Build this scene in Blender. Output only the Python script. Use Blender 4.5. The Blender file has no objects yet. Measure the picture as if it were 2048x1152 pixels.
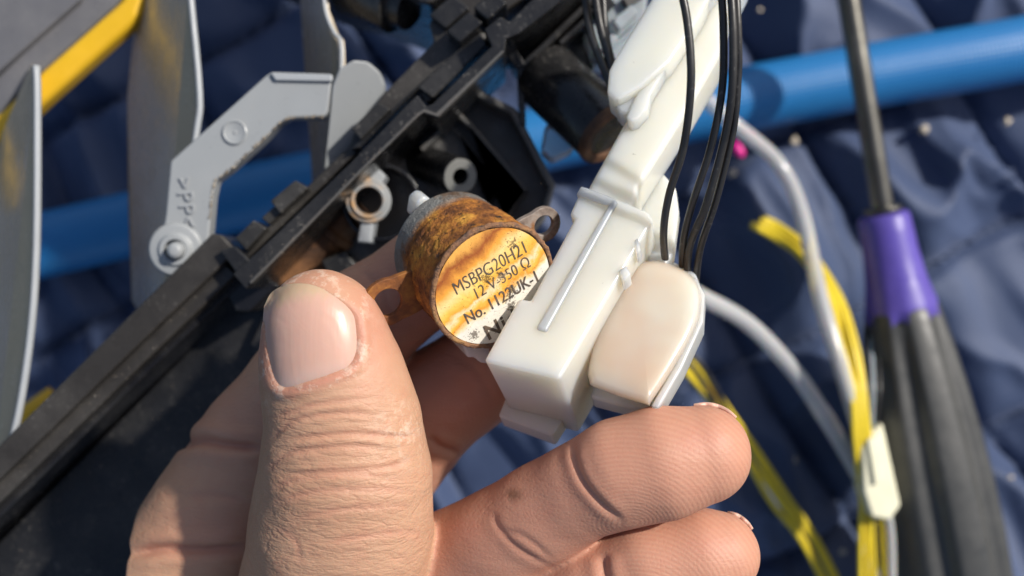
import bpy, bmesh, math, random
import numpy as np
from mathutils import Vector, Matrix, noise as mnoise

# ------------------------------------------------------------------ camera, sky, sun, exposure
sc = bpy.context.scene
COL = sc.collection
F = 2200.0            # focal length in pixels of the 2048 px wide photograph
H = 30.0              # camera height over the blanket, cm
CM = 0.01

cam_d = bpy.data.cameras.new('camera')
cam_d.sensor_width = 36.0
cam_d.lens = 36.0 * F / 2048.0
cam_d.clip_start = 0.01
cam_d.clip_end = 50.0
cam_d.dof.use_dof = True
cam_d.dof.focus_distance = 0.1545
cam_d.dof.aperture_fstop = 14.0
cam = bpy.data.objects.new('camera', cam_d)
COL.objects.link(cam)
cam.location = (0, 0, H * CM)
sc.camera = cam

SUN = Vector((0.63, 0.385, 0.675)).normalized()
sun_el = math.asin(SUN.z)
sun_rot = math.atan2(SUN.x, SUN.y)
w = bpy.data.worlds.new('World')
sc.world = w
w.use_nodes = True
wn = w.node_tree
bg = wn.nodes.get('Background') or wn.nodes.new('ShaderNodeBackground')
sky = wn.nodes.new('ShaderNodeTexSky')
sky.sky_type = 'NISHITA'
sky.sun_disc = False
sky.sun_elevation = sun_el
sky.sun_rotation = sun_rot
sky.dust_density = 2.0
sky.ozone_density = 1.0
wn.links.new(sky.outputs[0], bg.inputs[0])
bg.inputs[1].default_value = 0.085
ld = bpy.data.lights.new('sun', 'SUN')
ld.energy = 3.6
ld.angle = math.radians(2.0)
ld.color = (1.0, 0.95, 0.87)
lo = bpy.data.objects.new('sun', ld)
COL.objects.link(lo)
lo.rotation_euler = SUN.to_track_quat('Z', 'Y').to_euler()
sc.view_settings.view_transform = 'Standard'
sc.view_settings.look = 'None'
sc.view_settings.gamma = 1.0
sc.view_settings.exposure = 0.38
sc.render.engine = 'CYCLES'
try:
    sc.cycles.use_denoising = True
    sc.cycles.max_bounces = 10
    sc.cycles.transparent_max_bounces = 12
    sc.cycles.sample_clamp_indirect = 6.0
except Exception:
    pass

# ------------------------------------------------------------------ geometry helpers (all in cm)
def P(px, py, d):
    return Vector(((px - 1024.0) / F * d, -(py - 576.0) / F * d, H - d))

class Plane:
    """a tilted plane; pt() is where the sight line of a pixel meets it, h cm above it"""
    def __init__(s, px, py, d, n):
        s.o = P(px, py, d); s.n = Vector(n).normalized()
    def pt(s, px, py, h=0.0):
        O = Vector((0, 0, H)); D = Vector(((px - 1024.0) / F, -(py - 576.0) / F, -1.0))
        t = (s.o + s.n * h - O).dot(s.n) / D.dot(s.n)
        return O + D * t

def tag(o, label=None, cat=None, group=None, kind=None):
    if label: o['label'] = label
    if cat: o['category'] = cat
    if group: o['group'] = group
    if kind: o['kind'] = kind
    return o

ROOT = {}
def thing(name, loc, label, cat, group=None):
    o = bpy.data.objects.new(name, None)
    COL.objects.link(o)
    o.empty_display_size = 0.01
    o.location = loc * CM
    ROOT[o] = loc.copy()
    return tag(o, label, cat, group)

def obj(name, verts, faces, mat, parent=None, smooth=False, bevel=0.0, seg=2, uvs=None, loc=None, auto=True):
    if parent is not None:
        base = ROOT[parent]
    else:
        base = loc if loc is not None else Vector((0, 0, 0))
    me = bpy.data.meshes.new(name)
    me.from_pydata([tuple((Vector(v) - base) * CM) for v in verts], [], faces)
    me.validate()
    bm = bmesh.new(); bm.from_mesh(me)
    bmesh.ops.recalc_face_normals(bm, faces=bm.faces)
    bm.to_mesh(me); bm.free()
    if uvs is not None:
        ul = me.uv_layers.new(name='UVMap')
        vi = np.zeros(len(me.loops), dtype=np.int32); me.loops.foreach_get('vertex_index', vi)
        ul.data.foreach_set('uv', np.asarray(uvs, dtype=np.float32)[vi].ravel())
    if mat: me.materials.append(mat)
    o = bpy.data.objects.new(name, me)
    COL.objects.link(o)
    if parent is not None:
        o.parent = parent; ROOT[o] = base
    else:
        o.location = base * CM; ROOT[o] = base
    if smooth or bevel:
        me.shade_smooth() if smooth and not bevel else None
    if bevel:
        md = o.modifiers.new('bevel', 'BEVEL')
        md.width = bevel * CM; md.segments = seg; md.limit_method = 'ANGLE'
        md.angle_limit = math.radians(28)
        md.harden_normals = True
        me.shade_smooth()
    return o

def prism_vf(top, bot):
    n = len(top)
    v = list(top) + list(bot)
    f = [tuple(range(n)), tuple(range(2 * n - 1, n - 1, -1))]
    for i in range(n):
        j = (i + 1) % n
        f.append((i, n + i, n + j, j))
    return v, f

def prism(name, poly, d0, d1, mat, parent=None, bevel=0.03, seg=2, loc=None):
    """outline given by pixels at depth d0 (one value or one per corner), going straight down to d1"""
    top = [P(x, y, d0[i] if isinstance(d0, (list, tuple)) else d0) for i, (x, y) in enumerate(poly)]
    bot = [Vector((t.x, t.y, H - (d1[i] if isinstance(d1, (list, tuple)) else d1))) for i, t in enumerate(top)]
    v, f = prism_vf(top, bot)
    return obj(name, v, f, mat, parent, bevel=bevel, seg=seg, loc=loc)

def prism_on(name, poly, pl, h0, h1, mat, parent=None, bevel=0.03, seg=2, loc=None, taper=0.0):
    top = [pl.pt(x, y, h0) for x, y in poly]
    c = sum(top, Vector()) / len(top)
    bot = [t - pl.n * (h0 - h1) + (t - c) * taper for t in top]
    v, f = prism_vf(top, bot)
    return obj(name, v, f, mat, parent, bevel=bevel, seg=seg, loc=loc)

def band(pts, wd):
    """offset a pixel polyline to a strip outline wd wide"""
    L, R = [], []
    for i, (x, y) in enumerate(pts):
        a = Vector(pts[max(i - 1, 0)]); b = Vector(pts[min(i + 1, len(pts) - 1)])
        t = (b - a).normalized(); n = Vector((-t.y, t.x))
        if 0 < i < len(pts) - 1:
            t1 = (Vector(pts[i]) - a).normalized()
            k = 1.0 / max(0.5, abs(n.dot(Vector((-t1.y, t1.x)))))
        else:
            k = 1.0
        L.append((x + n.x * wd / 2 * k, y + n.y * wd / 2 * k)); R.append((x - n.x * wd / 2 * k, y - n.y * wd / 2 * k))
    return L + R[::-1]

def frame(n):
    n = Vector(n).normalized()
    a = Vector((0, 0, 1)) if abs(n.z) < 0.9 else Vector((1, 0, 0))
    x = a.cross(n).normalized()
    return x, n.cross(x), n

def lathe_vf(O, n, prof, seg=40, closed=False, jitter=None, xdir=None):
    x, y, n = frame(n)
    if xdir is not None:
        x = (Vector(xdir) - n * Vector(xdir).dot(n)).normalized(); y = n.cross(x)
    v, f = [], []
    for k, (r, z) in enumerate(prof):
        for i in range(seg):
            a = 2 * math.pi * i / seg
            rr = r + (jitter(a, z) if jitter and r > 0.01 else 0)
            v.append(O + n * z + x * (rr * math.cos(a)) + y * (rr * math.sin(a)))
    K = len(prof)
    for k in range(K if closed else K - 1):
        k2 = (k + 1) % K
        for i in range(seg):
            j = (i + 1) % seg
            f.append((k * seg + i, k * seg + j, k2 * seg + j, k2 * seg + i))
    if not closed:
        f.append(tuple(range(seg))); f.append(tuple(range((K - 1) * seg, K * seg)))
    return v, f

def lathe(name, O, n, prof, mat, parent=None, seg=40, closed=False, bevel=0.02, jitter=None, xdir=None, loc=None):
    v, f = lathe_vf(O, n, prof, seg, closed, jitter, xdir)
    return obj(name, v, f, mat, parent, bevel=bevel, seg=2, loc=loc)

def catmull(pts, sub=10):
    P_ = [np.array(p, float) for p in pts]
    P_ = [2 * P_[0] - P_[1]] + P_ + [2 * P_[-1] - P_[-2]]
    out = []
    for i in range(1, len(P_) - 2):
        p0, p1, p2, p3 = P_[i - 1:i + 3]
        for s in range(sub):
            t = s / sub
            out.append(0.5 * (2 * p1 + (p2 - p0) * t + (2 * p0 - 5 * p1 + 4 * p2 - p3) * t * t + (3 * p1 - p0 - 3 * p2 + p3) * t ** 3))
    out.append(P_[-2])
    return out

def tube_vf(path, radii, seg=14, flat=1.0):
    """path: Vectors in cm; returns verts, faces, uvs (u around, v along in cm)"""
    n = len(path)
    v, f, uv = [], [], []
    x = None; s = 0.0
    for i in range(n):
        t = (path[min(i + 1, n - 1)] - path[max(i - 1, 0)]).normalized()
        if x is None:
            x = t.orthogonal().normalized()
            if abs(t.z) < 0.95:
                x = t.cross(Vector((0, 0, 1))).normalized()
        x = (x - t * x.dot(t)).normalized(); y = t.cross(x)
        if i: s += (path[i] - path[i - 1]).length
        for k in range(seg):
            a = 2 * math.pi * k / seg
            v.append(path[i] + x * (radii[i] * math.cos(a)) + y * (radii[i] * flat * math.sin(a)))
            uv.append((k / seg, s))
    for i in range(n - 1):
        for k in range(seg):
            j = (k + 1) % seg
            f.append((i * seg + k, i * seg + j, (i + 1) * seg + j, (i + 1) * seg + k))
    f.append(tuple(range(seg))); f.append(tuple(range((n - 1) * seg, n * seg)))
    return v, f, uv

def tube(name, nodes, r, mat, parent=None, seg=14, sub=10, flat=1.0, loc=None, wob=0.0, seed=0):
    """nodes: (px, py, depth[, radius])"""
    pts = catmull([tuple(P(*q[:3])) + ((q[3] if len(q) > 3 else r),) for q in nodes], sub)
    path = [Vector(p[:3]) for p in pts]
    if wob:
        path = [p + Vector(mnoise.noise_vector(p * 0.6 + Vector((seed * 7.1, 3, seed)))) * wob for p in path]
    v, f, uv = tube_vf(path, [p[3] for p in pts], seg, flat)
    return obj(name, v, f, mat, parent, smooth=True, uvs=uv, loc=loc)

# ------------------------------------------------------------------ materials
class NT:
    def __init__(s, name):
        s.m = bpy.data.materials.new(name); s.m.use_nodes = True
        s.t = s.m.node_tree
        s.b = s.t.nodes.get('Principled BSDF')
        s.out = s.t.nodes.get('Material Output')
    def n(s, typ, **kw):
        nd = s.t.nodes.new(typ)
        for k, v in kw.items(): setattr(nd, k, v)
        return nd
    def link(s, a, b): s.t.links.new(a, b)
    def set(s, **kw):
        for k, v in kw.items():
            nm = k.replace('_', ' ')
            s.b.inputs[nm].default_value = v
    def coord(s, kind='Object'):
        if not hasattr(s, '_tc'): s._tc = s.n('ShaderNodeTexCoord')
        return s._tc.outputs[kind]
    def mapping(s, scale=(1, 1, 1), rot=(0, 0, 0), kind='Object', loc=(0, 0, 0)):
        mp = s.n('ShaderNodeMapping')
        mp.inputs['Scale'].default_value = scale; mp.inputs['Rotation'].default_value = rot; mp.inputs['Location'].default_value = loc
        s.link(s.coord(kind), mp.inputs[0]); return mp.outputs[0]
    def noise(s, scale, detail=4, rough=0.55, vec=None, dist=0.0):
        nd = s.n('ShaderNodeTexNoise')
        nd.inputs['Scale'].default_value = scale; nd.inputs['Detail'].default_value = detail
        nd.inputs['Roughness'].default_value = rough; nd.inputs['Distortion'].default_value = dist
        s.link(vec if vec is not None else s.coord(), nd.inputs['Vector'])
        return nd.outputs['Fac']
    def ramp(s, fac, stops, interp='LINEAR'):
        r = s.n('ShaderNodeValToRGB'); r.color_ramp.interpolation = interp
        el = r.color_ramp.elements
        while len(el) < len(stops): el.new(0.5)
        for e, (p, c) in zip(el, stops):
            e.position = p; e.color = (c, c, c, 1) if not isinstance(c, (tuple, list)) else tuple(c)[:3] + (1,)
        s.link(fac, r.inputs[0]); return r.outputs[0]
    def mix(s, fac, a, b, mode='MIX'):
        m = s.n('ShaderNodeMix', data_type='RGBA', blend_type=mode)
        for sock, val in ((m.inputs[0], fac), (m.inputs[6], a), (m.inputs[7], b)):
            if isinstance(val, (int, float)): sock.default_value = val
            elif isinstance(val, (tuple, list)): sock.default_value = tuple(val)[:3] + (1,)
            else: s.link(val, sock)
        return m.outputs[2]
    def math(s, op, a, b=0.0, clamp=False):
        m = s.n('ShaderNodeMath', operation=op); m.use_clamp = clamp
        for sock, val in ((m.inputs[0], a), (m.inputs[1], b)):
            if isinstance(val, (int, float)): sock.default_value = val
            else: s.link(val, sock)
        return m.outputs[0]
    def bump(s, height, strength=0.3, dist=0.0002, normal=None):
        b = s.n('ShaderNodeBump'); b.inputs['Strength'].default_value = strength; b.inputs['Distance'].default_value = dist
        s.link(height, b.inputs['Height'])
        if normal is not None: s.link(normal, b.inputs['Normal'])
        s.link(b.outputs[0], s.b.inputs['Normal']); return b.outputs[0]
    def base(s, c):
        if isinstance(c, (tuple, list)): s.b.inputs['Base Color'].default_value = tuple(c)[:3] + (1,)
        else: s.link(c, s.b.inputs['Base Color'])
    def rough(s, c): s.link(c, s.b.inputs['Roughness'])
    def attr(s, name, out='Fac'):
        a = s.n('ShaderNodeAttribute'); a.attribute_name = name; return a.outputs[out]

MAT = {}
def plastic(name, c, rough=0.4, dust=0.0, dustc=(0.35, 0.33, 0.30), bump=0.15, spec=0.5, var=0.15, scratch=0.0):
    t = NT(name)
    n1 = t.noise(160, 5)
    dark = tuple(x * (1 - var) for x in c); lite = tuple(min(1, x * (1 + var)) for x in c)
    col = t.mix(n1, dark, lite)
    if dust:
        a = t.noise(1500, 2, 0.5); b = t.noise(120, 3, 0.6)
        k = t.math('MULTIPLY', t.ramp(a, [(0.60, 0), (0.70, 1)]), t.ramp(b, [(0.45, 0), (0.62, 1)]))
        k2 = t.math('MULTIPLY', t.ramp(t.noise(60, 6, 0.65), [(0.45, 0), (0.75, 0.35)]), 1.0)
        kk = t.math('MULTIPLY', t.math('MAXIMUM', k, k2), dust, True)
        col = t.mix(kk, col, dustc)
    t.base(col)
    t.rough(t.ramp(t.noise(300, 4), [(0.3, max(0.03, rough - 0.1)), (0.7, rough + 0.12)]))
    h = t.noise(900, 4)
    if scratch:
        sc_ = t.noise(90, 3, 0.6, vec=t.mapping((1, 14, 1), (0, 0, math.radians(45))))
        h = t.math('ADD', h, t.math('MULTIPLY', sc_, scratch))
    t.bump(h, bump, 0.0002)
    t.set(Specular_IOR_Level=spec)
    return t.m

# navy quilted cloth
t = NT('navy_cloth')
nz = t.noise(40, 5)
col = t.mix(nz, (0.033, 0.052, 0.112), (0.051, 0.078, 0.160))
t.base(col)
wv1 = t.n('ShaderNodeTexWave', wave_type='BANDS'); wv1.inputs['Scale'].default_value = 700
wv2 = t.n('ShaderNodeTexWave', wave_type='BANDS', bands_direction='Y'); wv2.inputs['Scale'].default_value = 700
t.link(t.coord(), wv1.inputs[0]); t.link(t.coord(), wv2.inputs[0])
hh = t.math('ADD', t.math('MULTIPLY', t.math('ADD', wv1.outputs['Fac'], wv2.outputs['Fac']), 0.25), t.math('MULTIPLY', t.noise(150, 4), 2.0))
t.bump(hh, 0.26, 0.0006)
t.set(Roughness=0.62, Sheen_Weight=0.25, Sheen_Roughness=0.45)
t.b.inputs['Sheen Tint'].default_value = (0.55, 0.62, 0.85, 1)
MAT['cloth'] = t.m

MAT['black'] = plastic('black_plastic', (0.014, 0.014, 0.015), 0.25, dust=0.22, bump=0.18, scratch=1.2)
MAT['rail'] = plastic('brown_black_plastic', (0.030, 0.027, 0.024), 0.27, dust=0.3, bump=0.2, scratch=1.0)
MAT['black_gloss'] = plastic('glossy_black_plastic', (0.009, 0.009, 0.011), 0.16, dust=0.25, bump=0.10, scratch=0.8)
MAT['black_matt'] = plastic('matt_black_plastic', (0.024, 0.023, 0.022), 0.26, dust=0.35, bump=0.25)
MAT['lit_worn_black'] = plastic('lit_worn_black_plastic', (0.085, 0.083, 0.080), 0.34, dust=0.45, dustc=(0.36, 0.27, 0.2), bump=0.2)  # base lightened so shaded floor and ribs look sunlit; also worn, dusty edges
MAT['grey'] = plastic('grey_plastic', (0.34, 0.36, 0.38), 0.38, dust=0.20, dustc=(0.38, 0.33, 0.26), bump=0.10, var=0.06)
MAT['vane'] = plastic('grey_vane_plastic', (0.50, 0.41, 0.29), 0.22, dust=0.25, dustc=(0.25, 0.2, 0.13), bump=0.10, var=0.08)
MAT['arm'] = plastic('blue_grey_plastic', (0.29, 0.305, 0.315), 0.34, dust=0.16, dustc=(0.38, 0.33, 0.26), bump=0.08, var=0.05)
MAT['plate'] = plastic('dark_grey_plate', (0.13, 0.13, 0.14), 0.35, dust=0.4, bump=0.12)
MAT['yellow_bar'] = plastic('yellow_plastic', (0.74, 0.44, 0.018), 0.35, dust=0.12, bump=0.1)
MAT['yellow_wire'] = plastic('yellow_wire_sheath', (0.74, 0.56, 0.03), 0.35, bump=0.05)
MAT['black_wire'] = plastic('black_wire_sheath', (0.018, 0.017, 0.017), 0.36, dust=0.2, bump=0.12)
MAT['purple'] = plastic('purple_plastic', (0.105, 0.075, 0.36), 0.34, bump=0.08)
MAT['rubber'] = plastic('black_rubber', (0.045, 0.046, 0.045), 0.45, dust=0.18, bump=0.2)
MAT['cream'] = plastic('cream_plastic', (0.74, 0.71, 0.52), 0.4, bump=0.1)
MAT['pink'] = plastic('pink_plastic', (0.75, 0.02, 0.28), 0.4)
MAT['crumb'] = plastic('crumb', (0.55, 0.48, 0.38), 0.6)

t = NT('shaft_steel')
t.base(t.ramp(t.noise(50, 5), [(0.3, (0.10, 0.095, 0.085)), (0.7, (0.24, 0.23, 0.20))]))
t.set(Metallic=0.9, Roughness=0.32); t.bump(t.noise(600, 3), 0.15, 0.0002); MAT['steel'] = t.m

# clear soft tube
def clear_tube(name, tint):
    t = NT(name)
    t.base(tint); t.set(Roughness=0.16, Transmission_Weight=0.55, IOR=1.35, Subsurface_Weight=0.25, Subsurface_Scale=0.002)
    t.bump(t.noise(90, 3, vec=t.mapping((1, 1, 1))), 0.2, 0.0006)
    return t.m
MAT['clear'] = clear_tube('clear_white_tube', (0.80, 0.80, 0.79))
MAT['clear_plastic'] = clear_tube('clear_plastic', (0.62, 0.68, 0.72))

# braided blue hose
t = NT('blue_hose')
uv = t.coord('UV')
sp = t.n('ShaderNodeSeparateXYZ'); t.link(uv, sp.inputs[0])
u = t.math('MULTIPLY', sp.outputs[0], 2 * math.pi * 24); v_ = t.math('MULTIPLY', sp.outputs[1], 2 * math.pi * 4.6)
s1 = t.math('SINE', t.math('ADD', u, v_)); s2 = t.math('SINE', t.math('SUBTRACT', u, v_))
wv = t.math('MULTIPLY', s1, s2)
k = t.math('MULTIPLY_ADD', wv, 0.5); k.node.inputs[2].default_value = 0.5
t.base(t.mix(k, (0.005, 0.105, 0.33), (0.020, 0.215, 0.50)))
t.set(Roughness=0.40, Coat_Weight=0.25, Coat_Roughness=0.3)
t.bump(t.math('ADD', wv, t.noise(200, 3)), 0.30, 0.0003)
MAT['hose'] = t.m

# milky translucent plastic; the cup is thinner, orange glow of the finger behind painted in
def milky(name, see, finger_glow):
  t = NT(name)
  nn = t.noise(70, 4)
  spk = t.math('MULTIPLY', t.ramp(t.noise(900, 2, 0.5), [(0.735, 0), (0.76, 1)]), t.ramp(t.noise(100, 2), [(0.5, 0), (0.62, 1)]))
  c = t.mix(nn, (0.81, 0.775, 0.665), (0.86, 0.83, 0.73))
  if finger_glow:
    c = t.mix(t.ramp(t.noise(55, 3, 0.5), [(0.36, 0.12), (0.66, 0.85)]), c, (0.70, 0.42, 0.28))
  t.base(t.mix(spk, c, (0.10, 0.06, 0.03)))
  t.set(Roughness=0.24, Subsurface_Weight=1.0, Subsurface_Scale=0.009, Specular_IOR_Level=0.5)
  t.b.inputs['Subsurface Radius'].default_value = (1.0, 0.85, 0.65)
  bn = t.bump(t.noise(260, 4), 0.10, 0.0004)
  refr = t.n('ShaderNodeBsdfRefraction'); refr.inputs['Roughness'].default_value = 0.55; refr.inputs['IOR'].default_value = 1.08
  refr.inputs['Color'].default_value = (0.95, 0.92, 0.86, 1)
  ms = t.n('ShaderNodeMixShader'); ms.inputs[0].default_value = see
  t.link(t.b.outputs[0], ms.inputs[1]); t.link(refr.outputs[0], ms.inputs[2]); t.link(ms.outputs[0], t.out.inputs[0])
  return t.m
MAT['milky'] = milky('milky_plastic', 0.18, False)
MAT['milky_cup'] = milky('glow_tinted_milky_plastic', 0.28, True)

# rust; object z axis of the motor comes in through the attribute 'along' (0 rear .. 1 front)
t = NT('rusty_steel')
al = t.attr('along')
n1 = t.noise(240, 8, 0.68); n2 = t.noise(700, 6, 0.7); n3 = t.noise(90, 5, 0.6)
rust = t.ramp(n1, [(0.28, (0.040, 0.014, 0.006)), (0.40, (0.19, 0.062, 0.013)), (0.52, (0.46, 0.17, 0.024)), (0.64, (0.72, 0.35, 0.05)), (0.80, (0.34, 0.115, 0.018))])
rust = t.mix(t.ramp(n2, [(0.33, 1), (0.46, 0)]), rust, (0.030, 0.013, 0.007))
zinc = t.mix(n1, (0.15, 0.15, 0.145), (0.40, 0.40, 0.38))
zinc = t.mix(t.ramp(t.noise(170, 7, 0.72), [(0.50, 0), (0.62, 0.8)]), zinc, (0.17, 0.085, 0.035))
edge = t.math('ADD', al, t.math('MULTIPLY', t.math('SUBTRACT', n3, 0.5), 0.55))
kr = t.ramp(edge, [(0.16, 0), (0.30, 1)])
rim = t.ramp(t.math('ADD', al, t.math('MULTIPLY', t.math('SUBTRACT', n2, 0.5), 0.14)), [(0.94, 0), (0.985, 0.55)])
colr = t.mix(kr, zinc, rust)
colr = t.mix(rim, colr, (0.20, 0.14, 0.11))
t.base(colr)
t.rough(t.math('MULTIPLY_ADD', kr, 0.25)); t.t.nodes[-1].inputs[2].default_value = 0.5
mk = t.math('SUBTRACT', 1.0, kr); t.link(t.math('MULTIPLY', mk, 0.5), t.b.inputs['Metallic'])
t.bump(t.math('ADD', n1, t.math('MULTIPLY', n2, 0.8)), 1.0, 0.0011)
MAT['rust'] = t.m
# brown rust stain over black plastic
t = NT('rust_stained_plastic')
n1 = t.noise(130, 7, 0.65)
t.base(t.ramp(n1, [(0.35, (0.025, 0.014, 0.010)), (0.5, (0.10, 0.045, 0.020)), (0.62, (0.22, 0.10, 0.04)), (0.75, (0.07, 0.03, 0.015))]))
t.set(Roughness=0.6); t.bump(n1, 0.4, 0.0005); MAT['ruststain'] = t.m
# grey bush with an orange patch
t = NT('rust_stained_grey')
n1 = t.noise(150, 5, 0.6)
t.base(t.ramp(n1, [(0.50, (0.27, 0.28, 0.285)), (0.62, (0.50, 0.30, 0.14)), (0.72, (0.35, 0.13, 0.03))]))
t.set(Roughness=0.45); t.bump(n1, 0.2, 0.0003); MAT['greyrust'] = t.m

# label paper with rust stains along the print
t = NT('label_foil')
gx = t.coord('UV')
mp = t.n('ShaderNodeMapping'); t.link(gx, mp.inputs[0])
sx = t.n('ShaderNodeSeparateXYZ'); t.link(mp.outputs[0], sx.inputs[0])
nz1 = t.noise(2.4, 5, 0.6, vec=gx, dist=0.4); nz2 = t.noise(9, 5, 0.6, vec=gx); nz3 = t.noise(34, 3, 0.6, vec=gx)
yy = t.math('ADD', sx.outputs[1], t.math('MULTIPLY', t.math('SUBTRACT', nz1, 0.5), 0.52))
yy = t.math('ADD', yy, t.math('MULTIPLY', sx.outputs[0], -0.22))
st = t.ramp(t.math('MULTIPLY_ADD', yy, 0.5), [(0.0, (0.74, 0.70, 0.60)), (0.35, (0.78, 0.74, 0.64)), (0.385, (0.84, 0.62, 0.30)), (0.42, (0.80, 0.31, 0.03)), (0.46, (0.86, 0.47, 0.07)), (0.49, (0.84, 0.66, 0.38)), (0.53, (0.82, 0.38, 0.04)), (0.60, (0.88, 0.54, 0.10)), (0.68, (0.88, 0.63, 0.26)), (0.75, (0.80, 0.34, 0.045)), (0.83, (0.30, 0.075, 0.014)), (0.90, (0.75, 0.36, 0.07)), (1.0, (0.82, 0.45, 0.10))])
t.t.nodes  # ramp offset below
for nd in t.t.nodes:
    if nd.type == 'MATH' and nd.operation == 'MULTIPLY_ADD': nd.inputs[2].default_value = 0.5
spot = t.math('MULTIPLY', t.ramp(nz3, [(0.60, 0), (0.66, 1)]), t.ramp(nz2, [(0.47, 0), (0.58, 1)]))
st = t.mix(t.math('MULTIPLY', spot, 0.9), st, (0.08, 0.028, 0.010))
def blot(cx_, cy_, rad, thr):
    m_ = t.n('ShaderNodeVectorMath', operation='DISTANCE'); t.link(gx, m_.inputs[0]); m_.inputs[1].default_value = (cx_, cy_, 0)
    f_ = t.math('SUBTRACT', 1.0, t.math('DIVIDE', m_.outputs['Value'], rad), True)
    return t.ramp(t.math('ADD', t.math('MULTIPLY', f_, 0.5), t.noise(26, 4, 0.65, vec=gx)), [(thr, 0), (thr + 0.07, 1)])
for q_ in ((-0.05, 0.18, 0.30, 0.80), (0.16, 0.10, 0.22, 0.78), (0.22, -0.22, 0.30, 0.80), (0.12, -0.42, 0.26, 0.80), (-0.55, -0.52, 0.20, 0.76), (0.5, 0.45, 0.3, 0.84)):
    st = t.mix(t.math('MULTIPLY', blot(q_[0], q_[1], q_[2], q_[3] + 0.05), 0.75), st, (0.045, 0.020, 0.010))
t.base(st); t.set(Roughness=0.42, Specular_IOR_Level=0.5)
t.bump(t.math('ADD', nz1, t.math('MULTIPLY', nz2, 0.5)), 0.35, 0.0006)
MAT['label'] = t.m
t = NT('print_ink')
t.base(t.ramp(t.noise(1600, 3), [(0.35, (0.045, 0.04, 0.038)), (0.65, (0.16, 0.11, 0.075))])); t.set(Roughness=0.5); MAT['ink'] = t.m
MAT['washer'] = plastic('worn_grey_plastic', (0.16, 0.16, 0.15), 0.45, dust=0.3)
t = NT('moulded_grey'); t.base((0.30, 0.315, 0.33)); t.set(Roughness=0.4); MAT['grey_mould'] = t.m

# skin
t = NT('skin')
red = t.attr('red'); fp = t.attr('ridge'); fpa = t.attr('ridge_amt'); dirt = t.attr('dirt'); wr = t.attr('wrinkle')
n1 = t.noise(130, 5, 0.6); n2 = t.noise(450, 4, 0.6)
c = t.mix(n1, (0.445, 0.242, 0.146), (0.56, 0.335, 0.218))
c = t.mix(t.math('MULTIPLY', red, 0.85), c, (0.52, 0.205, 0.150))
c = t.mix(t.math('MULTIPLY', t.ramp(n2, [(0.5, 0), (0.75, 1)]), 0.25), c, (0.50, 0.20, 0.13))
c = t.mix(t.math('MULTIPLY', dirt, t.ramp(n2, [(0.4, 0), (0.6, 0.8)])), c, (0.16, 0.075, 0.045))
rs = t.math('SINE', t.math('MULTIPLY', fp, 2 * math.pi / 0.052))
rsn = t.math('MULTIPLY', rs, fpa)
c = t.mix(t.math('MULTIPLY', t.math('MULTIPLY_ADD', rs, 0.5), t.math('MULTIPLY', fpa, 0.12)), c, (0.72, 0.47, 0.31))
cells = t.n('ShaderNodeTexVoronoi'); cells.inputs['Scale'].default_value = 1400; cells.feature = 'DISTANCE_TO_EDGE'
t.link(t.coord(), cells.inputs['Vector'])
fine = t.noise(360, 5, 0.66, vec=t.mapping((0.30, 1.4, 1.0), (0, 0, math.radians(-12))))
hgt = t.math('ADD', t.math('MULTIPLY', t.ramp(cells.outputs['Distance'], [(0.0, 0), (0.25, 1)]), 0.09), t.math('MULTIPLY', fine, t.math('MULTIPLY_ADD', wr, 2.2)))
for nd in t.t.nodes:
    if nd.type == 'MATH' and nd.operation == 'MULTIPLY_ADD': nd.inputs[2].default_value = 0.5
hgt = t.math('ADD', hgt, t.math('MULTIPLY', rsn, 0.045))
for sc_, rot, st_, am in ((150, -14, (0.30, 1.5, 1.0), 0.55), (230, 24, (0.35, 1.4, 1.0), 0.35), (260, -48, (0.4, 1.3, 1.0), 0.30), (300, 70, (0.4, 1.3, 1.0), 0.22)):
    ln = t.ramp(t.noise(sc_, 3, 0.55, vec=t.mapping(st_, (0, 0, math.radians(rot))), dist=0.5), [(0.455, 0), (0.50, 1), (0.545, 0)])
    hgt = t.math('SUBTRACT', hgt, t.math('MULTIPLY', ln, t.math('MULTIPLY', wr, am * 0.75)))
dry = t.attr('dry')
flake = t.math('MULTIPLY', dry, t.ramp(t.noise(520, 4, 0.7), [(0.50, 0), (0.62, 1)]))
c = t.mix(t.math('MULTIPLY', flake, 0.6), c, (0.74, 0.62, 0.50))
t.base(c)
t.set(Roughness=0.52, Subsurface_Weight=0.22, Subsurface_Scale=0.0022, Specular_IOR_Level=0.35)
t.b.inputs['Subsurface Radius'].default_value = (1.0, 0.34, 0.18)
hgt = t.math('ADD', hgt, t.math('MULTIPLY', flake, 0.3))
t.bump(hgt, 0.34, 0.0005)
MAT['skin'] = t.m
t = NT('nail')
n1 = t.noise(60, 4); n2 = t.noise(500, 3, 0.6, vec=t.mapping((1.6, 0.12, 1.0), (0, 0, math.radians(8))))
tip = t.attr('tip')
c = t.mix(n1, (0.56, 0.315, 0.24), (0.64, 0.42, 0.335))
c = t.mix(t.ramp(tip, [(0.0, 0.40), (0.22, 0.0)]), c, (0.66, 0.53, 0.48))
c = t.mix(t.ramp(t.math('ADD', tip, t.math('MULTIPLY', t.math('SUBTRACT', n2, 0.5), 0.22)), [(0.84, 0), (0.97, 0.8)]), c, (0.52, 0.38, 0.24))
t.base(c); t.set(Roughness=0.34, Subsurface_Weight=0.30, Subsurface_Scale=0.0015, Specular_IOR_Level=0.5)
t.bump(t.math('ADD', n2, t.noise(40, 3)), 0.14, 0.0003); MAT['nail'] = t.m

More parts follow.
